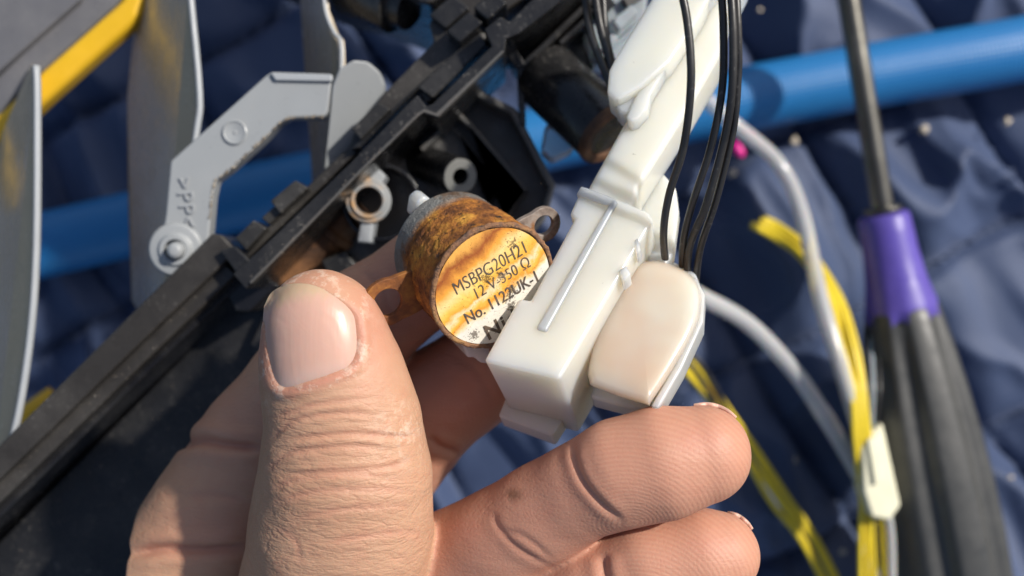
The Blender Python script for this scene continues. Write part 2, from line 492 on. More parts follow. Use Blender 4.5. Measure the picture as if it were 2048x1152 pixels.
# ------------------------------------------------------------------ the blanket everything lies on
def fbm(x, y, s, seed):
    return mnoise.fractal(Vector((x * s + seed * 13.7, y * s - seed * 5.1, seed)), 1.0, 2.0, 2)
def blanket():
    nx, ny = 400, 270
    x0, x1, y0, y1 = -28.0, 28.0, -19.0, 19.0
    verts = []
    ca, sa = math.cos(math.radians(33)), math.sin(math.radians(33))
    for j in range(ny + 1):
        for i in range(nx + 1):
            x = x0 + (x1 - x0) * i / nx; y = y0 + (y1 - y0) * j / ny
            wx = x + 0.9 * fbm(x, y, 0.10, 1); wy = y + 0.9 * fbm(x, y, 0.10, 2)
            a = (wx * ca + wy * sa) / 4.6; b = (-wx * sa * 0.8 + wy * ca) / 4.6
            qa = abs(math.sin(math.pi * a)); qb = abs(math.sin(math.pi * b))
            puff = (min(qa, 1) * min(qb, 1)) ** 0.34
            seam = math.exp(-(qa / 0.10) ** 2) + math.exp(-(qb / 0.10) ** 2)
            near = math.exp(-(min(qa, qb) / 0.38) ** 2)
            pk = mnoise.noise(Vector(((wx * ca + wy * sa) * 1.1, (-wx * sa + wy * ca) * 1.1, 3.3))) * near
            r1 = 1.0 - abs(fbm(wx * 1.0 + wy * 0.45, wy * 0.55, 0.22, 3)) * 2.2
            r2 = 1.0 - abs(fbm(wx + 0.7 * wy, wy * 0.5 - wx * 0.2, 0.42, 4)) * 2.2
            r1 = max(0.0, r1); r2 = max(0.0, r2)
            z = 0.85 * puff - 0.75 + 1.15 * (r1 ** 2.2) * (0.3 + 0.7 * puff) + 0.38 * (r2 ** 2) * puff + 0.25 * fbm(x, y, 0.08, 6) - 0.16 * seam + 0.16 * pk
            verts.append((x, y, z - 0.35))
    faces = []
    W_ = nx + 1
    for j in range(ny):
        for i in range(nx):
            faces.append((j * W_ + i, j * W_ + i + 1, (j + 1) * W_ + i + 1, (j + 1) * W_ + i))
    o = obj('ground', verts, faces, MAT['cloth'], smooth=True)
    tag(o, 'navy blue quilted blanket spread under all the parts', None, None, 'structure')
blanket()

# ------------------------------------------------------------------ blue hose
h0 = P(1500, 195, 29.2)
o = tube('hose', [(-420, 615, 29.0), (-120, 545, 29.0), (100, 487, 29.0), (600, 372, 29.1), (1050, 285, 29.1), (1480, 200, 29.1), (1750, 150, 29.0), (2048, 98, 28.8), (2400, 30, 28.8)], 0.86, MAT['hose'], seg=48, sub=14, loc=h0)
tag(o, 'thick blue braided hose lying across the navy blanket', 'hose')

# ------------------------------------------------------------------ screwdriver
sd = thing('screwdriver', P(1820, 700, 29.5), 'screwdriver with ribbed black handle and purple collar lying on the blanket', 'screwdriver')
A = P(1655, -260, 26.0); B = P(1766, 418, 26.9)
ax = (B - A).normalized()
lathe('shaft', A, ax, [(0.24, 0.0), (0.27, 0.6), (0.27, (B - A).length + 0.3)], MAT['steel'], sd, 28)
lathe('ferrule', B - ax * 0.1, ax, [(0.20, 0), (0.46, 0.05), (0.46, 0.16), (0.38, 0.22), (0.50, 0.30), (0.50, 0.5)], MAT['steel'], sd, 28, bevel=0.03)
C0 = P(1766, 428, 26.95); C1 = P(1905, 1152, 27.6)
ax2 = (C1 - C0).normalized(); Lh = (C1 - C0).length
def handle(name, prof, flutes, depth, mat, scallop=0.0, seg=120):
    v, f = [], []
    x, y, n = frame(ax2)
    K = len(prof)
    for k, (r, z, fl) in enumerate(prof):
        for i in range(seg):
            a = 2 * math.pi * i / seg
            c_ = math.cos(flutes * a + 0.6)
            g = (max(0.0, c_)) ** 1.2
            rr = r * (1 - depth * fl * g)
            zz = z + (scallop * math.cos(flutes * a + 0.6 + math.pi) * (1 if k >= K - 2 else 0))
            v.append(C0 + n * zz + x * rr * math.cos(a) + y * rr * math.sin(a))
    for k in range(K - 1):
        for i in range(seg):
            j = (i + 1) % seg
            f.append((k * seg + i, k * seg + j, (k + 1) * seg + j, (k + 1) * seg + i))
    f.append(tuple(range(seg))); f.append(tuple(range((K - 1) * seg, K * seg)))
    return obj(name, v, f, mat, sd, smooth=True)
px_cm = 27.0 / F
handle('collar', [(0.30, 0.0, 0), (0.56, 0.0, 0), (0.62, 0.10, 0), (0.64, 0.5, 0), (0.66, 1.0, 0.0), (0.74, 1.7, 0.1), (0.86, 2.25, 0.2), (0.92, 2.70, 0.3), (0.80, 2.75, 0.3)], 6, 0.12, MAT['purple'], 0.16)
handle('grip', [(0.5, 1.9, 0), (0.80, 2.0, 0.2), (0.92, 2.6, 0.5), (1.04, 3.3, 0.9), (1.18, 4.4, 1), (1.30, 5.6, 1), (1.38, 6.8, 1), (1.42, 8.2, 1), (1.40, 10.0, 1), (1.3, 11.0, 1), (1.0, 11.8, 0.6), (0.5, 12.1, 0.2)], 6, 0.16, MAT['rubber'])

# ------------------------------------------------------------------ tubes and wires on the blanket
o = tube('clear_tube', [(1380, 170, 27.0), (1470, 250, 27.0), (1555, 325, 27.4), (1602, 420, 27.2), (1640, 590, 26.5), (1685, 745, 26.1), (1722, 870, 26.2)], 0.185, MAT['clear'], seg=18, loc=P(1600, 420, 27.6))
tag(o, 'clear whitish tube bending from the blue hose down beside yellow wires', 'tube')
o = tube('clear_tube', [(1330, 560, 25.8), (1410, 597, 26.0), (1500, 650, 26.6), (1590, 745, 26.9), (1660, 850, 26.8), (1722, 955, 26.5)], 0.20, MAT['clear'], seg=18, loc=P(1500, 650, 26.6))
tag(o, 'clear whitish tube curving out from behind the milky cup', 'tube')
YW = 'yellow wires of the bundle under the screwdriver'
for i in range(5):
    k = (i - 2) * 9.5
    rx = random.Random(i)
    e = [rx.uniform(-6, 6) for _ in range(8)]
    nodes = [(1515 + k * 0.9 + e[0], 432 + abs(k) * 0.7 + e[1] * 2, 28.4), (1550 + k * 0.6, 462 - k * 0.5, 28.3), (1608 + k * 0.5, 505 - k * 0.4, 27.7 - 0.1 * (i % 2)), (1664 + k * 0.8, 590, 26.9), (1694 + k, 690, 26.35 - 0.12 * (i % 2)), (1716 + k * 0.7, 790, 26.0), (1724 + k * 0.8, 880, 26.0), (1742 + k + e[2] * 0.5, 1000, 26.4 + 0.1 * (i % 2)), (1750 + k * 1.4 + e[3], 1090, 26.6), (1752 + k * 1.6 + e[4], 1300, 26.8)]
    o = tube('yellow_wire', nodes, 0.066, MAT['yellow_wire'], seg=10, loc=P(1672, 680, 27.4))
    tag(o, ('leftmost', 'second from left', 'middle', 'second from right', 'rightmost')[i] + ' of five yellow wires running down into the cream connector', 'wire', YW)
for i in range(4):
    k = (i - 1.5) * 9
    rx = random.Random(50 + i)
    e = [rx.uniform(-7, 7) for _ in range(8)]
    nodes = [(1330 + k, 650 - k, 27.0), (1372 + k * 0.8 + e[0], 722 - k * 0.7, 27.4), (1432 + k * 0.8, 800 - k * 0.6 + e[1], 27.8), (1500 + k + e[2], 905 - k * 0.5, 28.2), (1560 + k + e[3], 1000 - k * 0.4, 28.4), (1618 + k + e[4], 1085, 28.6), (1690 + k * 1.2, 1220, 28.8)]
    o = tube('yellow_wire', nodes, 0.068, MAT['yellow_wire'], seg=10, loc=P(1500, 905, 28.2))
    tag(o, ('lowest', 'second lowest', 'second highest', 'highest')[i] + ' of four loose yellow wires coming out behind the fingertips', 'wire', 'yellow wires behind the fingertips')
for i in range(2):
    k = i * 12
    nodes = [(1340 + k, 690, 27.0), (1385 + k, 735 - k, 26.9), (1420 + k, 790 - k, 27.3), (1470 + k, 880, 28.2)]
    o = tube('black_wire', nodes, 0.07, MAT['black_wire'], seg=10, loc=P(1400, 750, 27))
    tag(o, ('left', 'right')[i] + ' black wire of the pair among the yellow wires behind the fingertip', 'wire', 'black wires behind the fingertip')
for i in range(3):
    k = (i - 1) * 12
    nodes = [(1742 + k * 0.8, 620, 27.9), (1742 + k, 690, 27.0), (1746 + k * (1.1 if i != 1 else -0.6), 770, 26.3), (1744 + k * 0.7, 850, 26.3), (1752 + k * 0.5, 930, 26.4)]
    o = tube('grey_wire', nodes, 0.055, MAT['clear_plastic'] if i == 1 else MAT['black_wire'], seg=10, loc=P(1744, 770, 27.3))
    tag(o, 'clear wire between two black ones entering the cream connector' if i == 1 else ('left' if i == 0 else 'right') + ' thin black wire entering the cream connector beside the black handle', 'wire', None if i == 1 else 'black wires at the cream connector')
cb = thing('wire_connector', P(1755, 950, 26.6), 'cream plastic wire connector lying against the black screwdriver handle', 'connector')
prism('body', [(1722, 880), (1766, 845), (1803, 1012), (1780, 1042), (1745, 1036), (1728, 985)], [25.95, 26.0, 26.0, 26.1, 25.95, 25.9], 26.75, MAT['cream'], cb, 0.09, 3)
prism('latch', [(1735, 880), (1756, 866), (1772, 960), (1750, 972)], [25.86, 25.9, 25.88, 25.84], 26.1, MAT['cream'], cb, 0.04)
o = tube('white_wire', [(1775, 1020, 26.3), (1782, 1080, 26.4), (1784, 1200, 26.5)], 0.10, MAT['clear'], seg=12, loc=P(1780, 1080, 27.2))
tag(o, 'white wire leaving the bottom end of the cream connector', 'wire')
o = tube('plug_tip', [(1468, 286, 28.6, 0.08), (1474, 296, 28.5, 0.13), (1482, 308, 28.5, 0.12), (1486, 314, 28.5, 0.04)], 0.12, MAT['pink'], seg=12, loc=P(1478, 300, 28.5))
tag(o, 'tiny bright pink plastic plug beside the clear tube', 'plug')

# crumbs of dirt on the blanket
CR = [(1590, 283, 12, 'pale crumb on the blanket left of the screwdriver shaft'), (1465, 345, 13, 'pale flat crumb under the blue hose near the black wires'), (1848, 258, 16, 'large pale crumb on the blanket under the hose right of the shaft'), (2015, 243, 12, 'round pale crumb near the right edge under the hose'), (1728, 12, 9, 'pale crumb at the top right of the screwdriver shaft'), (1588, 922, 10, 'tan crumb between the clear tube and the yellow wires'), (1686, 1104, 10, 'tan crumb left of the yellow wires near the bottom edge'), (2022, 955, 8, 'small pale crumb right of the black handle'), (1902, 305, 7, 'tiny crumb right of the large pale crumb'), (1520, 20, 6, 'tiny pale crumb at the top between wires and shaft')]
for i, (px, py, s, lab) in enumerate(CR):
    c = P(px, py, 29.55); r = s / F * 29.4
    bm = bmesh.new(); bmesh.ops.create_icosphere(bm, subdivisions=2, radius=r)
    rr = random.Random(i)
    for v in bm.verts:
        k = 0.65 + 0.6 * mnoise.noise(v.co * (1.6 / r) + Vector((i * 3.1, 0, 0)))
        v.co = Vector((v.co.x * k * 1.0, v.co.y * k * rr.uniform(0.85, 1.1), v.co.z * k * 0.6))
    vs = [c + v.co for v in bm.verts]; fs = [tuple(v.index for v in f.verts) for f in bm.faces]; bm.free()
    o = obj('crumb', vs, fs, MAT['crumb'], smooth=True, loc=c)
    tag(o, lab, 'crumb', 'crumbs scattered on the blanket')

# ------------------------------------------------------------------ grey louvre parts on the left
gp = thing('grey_board', P(60, 60, 22.5), 'dark grey board with a pale edge in the top left corner', 'board')
prism('plate', [(-160, -120), (170, -30), (160, 0), (-5, 145), (-160, 280)], 21.6, 22.0, MAT['plate'], gp, 0.05)
prism('border', [(176, -30), (262, -30), (240, 2), (85, 142), (-10, 236), (-160, 350), (-160, 292), (0, 147)], 21.75, 22.2, MAT['plate'], gp, 0.08)
o = prism('yellow_strip', [(262, -60), (300, -40), (276, 36), (88, 205), (0, 288), (-160, 410), (-160, 330), (0, 222), (86, 136), (240, 0)], 21.55, 22.1, MAT['yellow_bar'], None, 0.16, 4, loc=P(150, 110, 22))
tag(o, 'bright yellow plastic strip along the edge of the grey board', 'strip')
o = tube('yellow_tube', [(-30, 900, 25.4), (30, 848, 25.4), (75, 815, 25.4), (110, 790, 25.5)], 0.24, MAT['yellow_bar'], seg=18, loc=P(60, 820, 25.4))
tag(o, 'end of a yellow tube behind the lowest grey vane at the left edge', 'tube')

def vane(left, right, dl, dr, th_px, label, edge_d=0.12, name='vane'):
    """thin upright plate: left outline deeper, right lit edge nearest the camera"""
    root = thing(name, P(*right[len(right) // 2], dr + 0.5), label, 'vane', 'grey louvre vanes')
    outline = [(x, y, dl) for x, y in left] + [(x, y, dr) for x, y in right[::-1]]
    top = [P(*q) for q in outline]
    # thickness along the plate's own normal
    n = (top[1] - top[0]).cross(top[-1] - top[0]).normalized()
    if n.z < 0: n = -n
    bot = [t - n * 0.13 for t in top]
    v, f = prism_vf(top, bot)
    obj('blade', v, f, MAT['vane'], root, bevel=0.025, seg=2)
    pr = [P(x + th_px / 2.0, y, dr - edge_d) for x, y in right]
    path = [Vector(p) for p in catmull(pr, 4)]
    v, f, uv = tube_vf(path, [th_px / 2.0 / F * dr] * len(path), 10, 1.4)
    obj('edge', v, f, MAT['grey'], root, smooth=True)
    return root
vane([(62, 128), (0, 270), (-70, 560), (-70, 900), (-30, 935)], [(66, 132), (68, 210), (66, 500), (52, 690), (22, 865), (-12, 925)], 21.6, 19.6, 14, 'grey vane with a pointed tip at the far left edge')
vane([(278, -60), (254, 190), (256, 420), (262, 600), (285, 640)], [(372, -60), (376, 0), (393, 188), (386, 270), (352, 500), (322, 640)], 22.2, 19.7, 13, 'tall grey vane crossing behind the angled grey arm')
vane([(596, -60), (612, 190), (622, 330), (626, 430)], [(640, -60), (646, 20), (664, 66), (676, 82), (678, 140), (668, 300), (655, 430)], 21.9, 20.0, 9, 'narrow grey vane with a stepped edge behind the rounded fin')
fin = thing('fin', P(700, 250, 20.5), 'rounded grey fin at the end of the angled grey arm', 'fin')
prism('blade', [(664, 172), (676, 138), (705, 119), (736, 122), (760, 143), (770, 168), (764, 215), (735, 300), (690, 420), (640, 430), (650, 330)], [19.3, 19.25, 19.2, 19.3, 19.5, 19.6, 19.8, 20.1, 20.5, 20.3, 19.7], [19.6, 19.55, 19.5, 19.6, 19.8, 19.9, 20.1, 20.4, 20.8, 20.6, 20.0], MAT['arm'], fin, 0.06, 3)

arm = thing('link_arm', P(470, 300, 19.6), 'pale grey angled linkage arm moulded with the letters PP', 'arm')
arm_o = [(532, 150), (542, 143), (662, 147), (664, 160), (656, 222), (648, 234), (578, 236), (560, 246), (530, 278), (500, 305), (462, 340), (432, 362), (425, 392), (418, 470), (398, 530), (340, 530), (302, 500), (325, 458), (330, 430), (340, 322)]
prism('plate', arm_o, 19.35, 19.75, MAT['arm'], arm, 0.05, 3)
prism('raised_edge', [(540, 145), (664, 148), (664, 163), (550, 161)], 19.27, 19.6, MAT['grey'], arm, 0.03)  # paler grey than the plate paints in the bright highlight on this edge
c = P(470, 265, 19.35)
lathe('dimple', c + Vector((0, 0, -0.05)), (0, 0, 1), [(0.215, 0), (0.215, 0.085), (0.195, 0.095), (0.17, 0.075), (0.08, 0.058), (0.03, 0.055), (0.012, 0.075)], MAT['arm'], arm, 40, bevel=0.0)
bs = P(350, 497, 19.35)
lathe('hub', bs + Vector((0, 0, -0.2)), (0.1, -0.1, 1), [(0.16, 0.0), (0.46, 0.0), (0.48, 0.22), (0.44, 0.28), (0.30, 0.30), (0.26, 0.36), (0.18, 0.36)], MAT['arm'], arm, 40, closed=True)
lathe('pin', bs + Vector((0.04, 0, -0.2)), (0.1, -0.1, 1), [(0.15, 0.0), (0.15, 0.46), (0.13, 0.54), (0.08, 0.58), (0.02, 0.59)], MAT['arm'], arm, 30, bevel=0.01)
# dirt crust along the lower edge
dv, dfc = [], []
rr = random.Random(4)
edge = [(648, 234), (578, 236), (560, 246), (530, 278), (500, 305), (462, 340), (432, 362), (425, 392), (420, 440)]
for a, b in zip(edge[:-1], edge[1:]):
    L = math.hypot(b[0] - a[0], b[1] - a[1])
    for q in range(int(L / 2.0)):
        k = rr.random()
        c0 = P(a[0] + (b[0] - a[0]) * k + rr.uniform(-4, 1.5), a[1] + (b[1] - a[1]) * k + rr.uniform(-4, 1.5), 19.33)
        r = rr.uniform(0.007, 0.020); n0 = len(dv)
        for s in ((1, 0, 0), (-1, 0, 0), (0, 1, 0), (0, -1, 0), (0, 0, 1), (0, 0, -1)):
            dv.append(c0 + Vector(s) * r * rr.uniform(0.7, 1.3))
        for t3 in ((0, 2, 4), (2, 1, 4), (1, 3, 4), (3, 0, 4), (2, 0, 5), (1, 2, 5), (3, 1, 5), (0, 3, 5)):
            dfc.append(tuple(n0 + q2 for q2 in t3))
t = NT('tan_dirt'); t.base(t.ramp(t.noise(900, 2), [(0.3, (0.16, 0.11, 0.06)), (0.7, (0.50, 0.43, 0.33))])); t.set(Roughness=0.9)
o = obj('dirt', dv, dfc, t.m, arm); o['kind'] = 'stuff'

def text_mesh(s, size, shear=0.0, bold=0.0, spacing=1.0):
    cu = bpy.data.curves.new('lettering', 'FONT')
    cu.body = s; cu.size = size; cu.align_x = 'CENTER'; cu.align_y = 'CENTER'; cu.shear = shear
    cu.offset = bold; cu.extrude = 0.0; cu.space_character = spacing; cu.resolution_u = 4
    to = bpy.data.objects.new('lettering', cu); COL.objects.link(to)
    dg = bpy.context.evaluated_depsgraph_get()
    me = to.evaluated_get(dg).to_mesh()
    vs = [v.co.copy() for v in me.vertices]; fs = [tuple(p.vertices) for p in me.polygons]
    to.evaluated_get(dg).to_mesh_clear()
    bpy.data.objects.remove(to); bpy.data.curves.remove(cu)
    return vs, fs

def place_text(name, s, size, O, X, Y, N, mat, parent, lift=0.006, wide=1.0, thick=0.0, **kw):
    vs, fs = text_mesh(s, size, **kw)
    pts = [O + X * (v.x * wide) + Y * v.y + N * lift for v in vs]
    if thick:
        n = len(pts); pts2 = [p - N * thick for p in pts]
        ed = {}
        for f in fs:
            for a, b in zip(f, f[1:] + f[:1]): ed[(a, b)] = 1
        ff = list(fs) + [tuple(n + i for i in f[::-1]) for f in fs] + [(a, n + a, n + b, b) for (a, b) in ed if (b, a) not in ed]
        return obj(name, pts + pts2, ff, mat, parent)
    return obj(name, pts, fs, mat, parent)
xd = Vector((0.10, -0.99, 0)).normalized()
place_text('moulded_mark', '>PP<', 0.38, P(372, 405, 19.35), xd, Vector((0, 0, 1)).cross(xd), Vector((0, 0, 1)), MAT['grey_mould'], arm, lift=0.045, thick=0.06, spacing=1.15)

# ------------------------------------------------------------------ black housing
hs = thing('housing', P(760, 420, 22.0), 'black plastic appliance housing running diagonally behind the hand', 'housing')
rim_out = [(466, 548), (545, 476), (700, 327), (834, 190), (852, 213), (866, 207), (984, 92), (969, 58), (1001, 33), (1018, 44), (1090, -26), (1200, -140)]
rim_in = [(1240, -110), (1125, 0), (1040, 66), (1012, 78), (1009, 104), (874, 237), (846, 227), (835, 236), (720, 348), (560, 512), (492, 578)]
prism('rim_wall', rim_out + rim_in, 18.7, 21.4, MAT['black'], hs, 0.02)
prism('outer_wall', [(462, 540), (520, 468), (600, 386), (700, 290), (708, 262), (772, 182), (868, 84), (858, 46), (905, -5), (1060, -160), (1200, -160), (1070, -20), (1000, 30), (966, 58), (978, 92), (866, 200), (852, 205), (834, 182), (700, 320), (545, 470), (470, 546)], 19.5, 22.8, MAT['rail'], hs, 0.04)
prism('ledge', [(700, 300), (836, 170), (880, 130), (960, 62), (975, 88), (866, 196), (838, 176), (720, 296)], 19.25, 19.7, MAT['black'], hs, 0.03)
for poly, d in (([(470, 476), (506, 440), (534, 456), (492, 502)], 19.15), ([(540, 402), (590, 360), (616, 376), (560, 428)], 19.1), ([(522, 436), (548, 412), (566, 424), (538, 450)], 19.25), ([(702, 258), (756, 203), (782, 218), (722, 280)], 19.1)):
    prism('clip', poly, d, 21.0, MAT['black_matt'], hs, 0.035)
for poly, d in (([(892, 62), (938, 22), (968, 44), (920, 86)], 18.9), ([(946, 14), (985, -18), (1016, 6), (976, 40)], 18.8), ([(858, 30), (905, -12), (940, 16), (892, 58)], 19.3)):
    prism('block', poly, d, 21.5, MAT['black'], hs, 0.04)
v_ = P(700, -40, 20.6); lathe('roller', v_, P(880, 30, 20.0) - v_, [(0.05, 0), (0.62, 0.0), (0.66, 0.08), (0.66, 1.1), (0.5, 1.15), (0.5, 1.4)], MAT['black_matt'], hs, 36)
prism('shading_shell', [(430, -150), (560, -95), (640, -62), (720, -45), (860, 10), (1060, -170), (1300, -500), (1000, -800), (560, -800), (420, -420)], 19.4, 24.0, MAT['black_matt'], hs, 0.1)  # added housing body, mostly out of view, shaped to shade the left side
prism('floor', [(520, 640), (850, 232), (905, 212), (958, 186), (1030, 222), (1110, 372), (1096, 428), (960, 560), (760, 690)], 21.0, 21.6, MAT['lit_worn_black'], hs, 0.03)
prism('rib', band([(948, 182), (1026, 222), (1104, 372), (1084, 436), (1040, 480)], 15), 20.15, 21.4, MAT['lit_worn_black'], hs, 0.05)
prism('rib', band([(905, 218), (940, 250), (1052, 380), (1008, 436), (970, 470)], 10), 20.5, 21.4, MAT['lit_worn_black'], hs, 0.03)
prism('rib', band([(880, 238), (920, 268), (1003, 372), (975, 408), (940, 440)], 8), 20.8, 21.4, MAT['lit_worn_black'], hs, 0.03)
prism('rib', band([(842, 300), (900, 238)], 10), 20.4, 21.4, MAT['lit_worn_black'], hs, 0.03)
bA = P(838, 322, 21.3); bB = P(920, 353, 19.7); bn = (bB - bA).normalized(); bL = (bB - bA).length
lathe('boss', bA, bn, [(0.15, 0.2), (0.35, 0.0), (0.335, bL - 0.02), (0.32, bL), (0.15, bL), (0.14, bL - 0.1)], MAT['black'], hs, 36, closed=True)
lathe('boss_washer', bB - bn * 0.02, bn, [(0.15, 0), (0.322, 0), (0.318, 0.045), (0.15, 0.045)], MAT['washer'], hs, 36, closed=True, bevel=0.01)
sO = P(772, 412, 21.4)
lathe('socket', sO, (0.05, -0.02, 1), [(0.62, 0), (0.72, 0), (0.71, 1.4), (0.64, 1.4)], MAT['black_gloss'], hs, 48, closed=True)
rA = P(575, 560, 21.0); rB = P(716, 408, 20.75)
lathe('stained_tube', rA, rB - rA, [(0.2, 0), (0.42, 0), (0.40, 1.2), (0.46, 1.22), (0.46, 1.36), (0.38, 1.4), (0.38, (rB - rA).length), (0.2, (rB - rA).length)], MAT['ruststain'], hs, 36, bevel=0.015)
gO = P(737, 401, 19.85)
lathe('bush', gO, (0.12, -0.10, 1), [(0.235, -0.4), (0.41, -0.4), (0.41, 0.20), (0.385, 0.23), (0.32, 0.23), (0.31, 0.29), (0.25, 0.29)], MAT['greyrust'], hs, 44, closed=True, bevel=0.015)
prism('bush_tab', [(722, 440), (748, 440), (742, 486), (714, 484)], 19.72, 20.3, MAT['grey'], hs, 0.03)
prism('bush_tab', [(738, 348), (758, 338), (772, 352), (758, 374), (738, 368)], 19.75, 20.3, MAT['grey'], hs, 0.03)
prism('rim_step', band([(500, 566), (560, 506), (720, 342), (836, 229), (848, 221), (874, 230), (1006, 102)], 5), 18.64, 18.9, MAT['lit_worn_black'], hs, 0.01)
prism('baffle', [(560, 560), (650, 540), (760, 690), (600, 760), (500, 690)], 20.9, 21.4, MAT['black_gloss'], hs, 0.03)
prism('lug', [(640, 520), (690, 500), (720, 540), (660, 560)], 20.2, 21.0, MAT['black_matt'], hs, 0.05)
# long rails to the lower left
prism('rail', [(424, 466), (444, 470), (474, 502), (300, 668), (-60, 1016), (-220, 1170), (-220, 1090), (-60, 948)], 19.2, 21.9, MAT['rail'], hs, 0.05)
prism('rail', [(440, 516), (474, 549), (300, 714), (-60, 1064), (-220, 1220), (-220, 1165), (-60, 1012)], 19.45, 21.9, MAT['rail'], hs, 0.05)
prism('rail_lip', [(474, 552), (486, 566), (300, 742), (-60, 1094), (-220, 1250), (-220, 1225), (-60, 1068)], 19.9, 21.9, MAT['black_gloss'], hs, 0.05, 3)
prism('corner', [(452, 590), (505, 540), (560, 570), (500, 625), (470, 622)], 19.9, 21.4, MAT['black_gloss'], hs, 0.05)
prism('corner_step', [(438, 500), (470, 492), (500, 520), (474, 548)], 19.0, 21.0, MAT['black'], hs, 0.04)
prism('panel', [(464, 616), (560, 600), (760, 720), (820, 1300), (-260, 1400), (-260, 1335), (-60, 1145)], 21.3, 21.7, MAT['black'], hs, 0.02)
prism('tray_floor', [(520, 560), (560, 640), (-240, 1420), (-300, 1180)], 22.0, 22.4, MAT['black_gloss'], hs, 0.02)
# black drum and upper frame
dA = P(1086, 146, 20.4); dB = P(1218, 268, 19.6); dn = (dB - dA).normalized(); dL = (dB - dA).length
lathe('drum', dA, dn, [(0.45, -0.1), (0.61, 0.0), (0.63, 0.1), (0.63, dL - 0.04), (0.61, dL)], MAT['black'], hs, 56)
lathe('drum_rim', dB - dn * 0.1, dn, [(0.45, 0), (0.645, 0), (0.65, 0.10), (0.61, 0.16), (0.45, 0.16)], MAT['ruststain'], hs, 56, closed=True)
prism('frame_wall', band([(1046, 250), (1040, 138), (1168, 14), (1260, -80)], 13), 20.1, 21.4, MAT['black'], hs, 0.03)
prism('frame_wall', band([(1012, 84), (1042, 134)], 22), 20.0, 21.0, MAT['black'], hs, 0.03)
prism('frame_floor', [(1018, 92), (1120, -10), (1260, -80), (1300, 60), (1130, 180), (1046, 200)], 21.2, 21.6, MAT['black_gloss'], hs, 0.03)
prism('clear_cover', [(1090, 250), (1120, 235), (1150, 275), (1148, 300), (1105, 320), (1082, 300)], 20.2, 21.0, MAT['clear_plastic'], hs, 0.08, 3)
prism('clear_cover', [(1170, 60), (1215, -20), (1300, -40), (1290, 60), (1240, 140), (1195, 130)], 20.2, 21.0, MAT['clear_plastic'], hs, 0.1, 3)
for poly, d, m_ in (([(1180, 20), (1214, -14), (1232, 6), (1198, 42)], 20.0, 'black'), ([(1226, 40), (1262, 8), (1276, 26), (1240, 60)], 19.9, 'clear_plastic'), ([(1196, 92), (1226, 66), (1238, 80), (1208, 106)], 19.9, 'clear_plastic'), ([(1244, -6), (1282, -30), (1292, -10), (1254, 14)], 20.0, 'lit_worn_black'), ([(1130, 190), (1150, 176), (1160, 190), (1142, 206)], 20.0, 'clear_plastic'), ([(1076, 120), (1092, 106), (1104, 120), (1088, 136)], 19.9, 'lit_worn_black')):
    prism('block', poly, d, 20.9, MAT[m_], hs, 0.03)
prism('rib', band([(1196, 120), (1290, 34)], 6), 19.95, 20.6, MAT['clear_plastic'], hs, 0.02)
prism('rib', band([(1120, 86), (1180, 30)], 9), 20.0, 21.3, MAT['black'], hs, 0.02)
# grit on the housing
dv, dfc = [], []
rr = random.Random(9)
def grit(c0, r):
    n0 = len(dv)
    for s in ((1, 0, 0), (-1, 0, 0), (0, 1, 0), (0, -1, 0), (0, 0, 1)):
        dv.append(c0 + Vector(s) * r * rr.uniform(0.6, 1.4))
    for t3 in ((0, 2, 4), (2, 1, 4), (1, 3, 4), (3, 0, 4)): dfc.append(tuple(n0 + q for q in t3))
for _ in range(60):
    k = rr.random(); grit(P(500 + 345 * k + rr.gauss(0, 6), 556 - 345 * k + rr.gauss(0, 6), 18.69), rr.uniform(0.004, 0.010))
for _ in range(170):
    grit(P(rr.uniform(-20, 620), 0, 21.28).lerp(P(rr.uniform(0, 560), 0, 21.28), 0) * 1.0 if False else P(*((lambda x: (x, 1080 - (x - 0) * 0.98 + 30 + abs(rr.gauss(0, 130))))(rr.uniform(0, 480))), 21.29), rr.uniform(0.004, 0.010))
for _ in range(90):
    grit(P(rr.gauss(830, 60), rr.gauss(340, 50), 20.98), rr.uniform(0.006, 0.014))
for _ in range(45):
    k = rr.random(); grit(P(460 - 480 * k + rr.gauss(0, 8), 535 + 460 * k + rr.gauss(0, 8), 19.44), rr.uniform(0.004, 0.011))
t = NT('pale_grit'); t.base(t.ramp(t.noise(900, 2), [(0.3, (0.30, 0.22, 0.15)), (0.7, (0.62, 0.58, 0.52))])); t.set(Roughness=0.8)
o = obj('grit', dv, dfc, t.m, hs); o['kind'] = 'stuff'

# wires at the top, left of the white bracket
for i, nodes in enumerate(([(1166, -40, 18.4), (1180, 60, 18.3), (1205, 130, 18.0), (1222, 170, 17.9)], [(1186, -40, 18.2), (1200, 50, 18.2), (1216, 110, 18.1), (1224, 160, 18.0)], [(1204, -40, 18.5), (1210, 60, 18.4), (1222, 120, 18.2), (1232, 160, 18.1)])):
    o = tube('black_wire', nodes, 0.07, MAT['black_wire'], seg=12, loc=P(1190, 60, 18.3))
    tag(o, ('leftmost', 'middle', 'rightmost')[i] + ' of three black wires at the top left of the white bracket', 'wire', 'black wires left of the bracket')

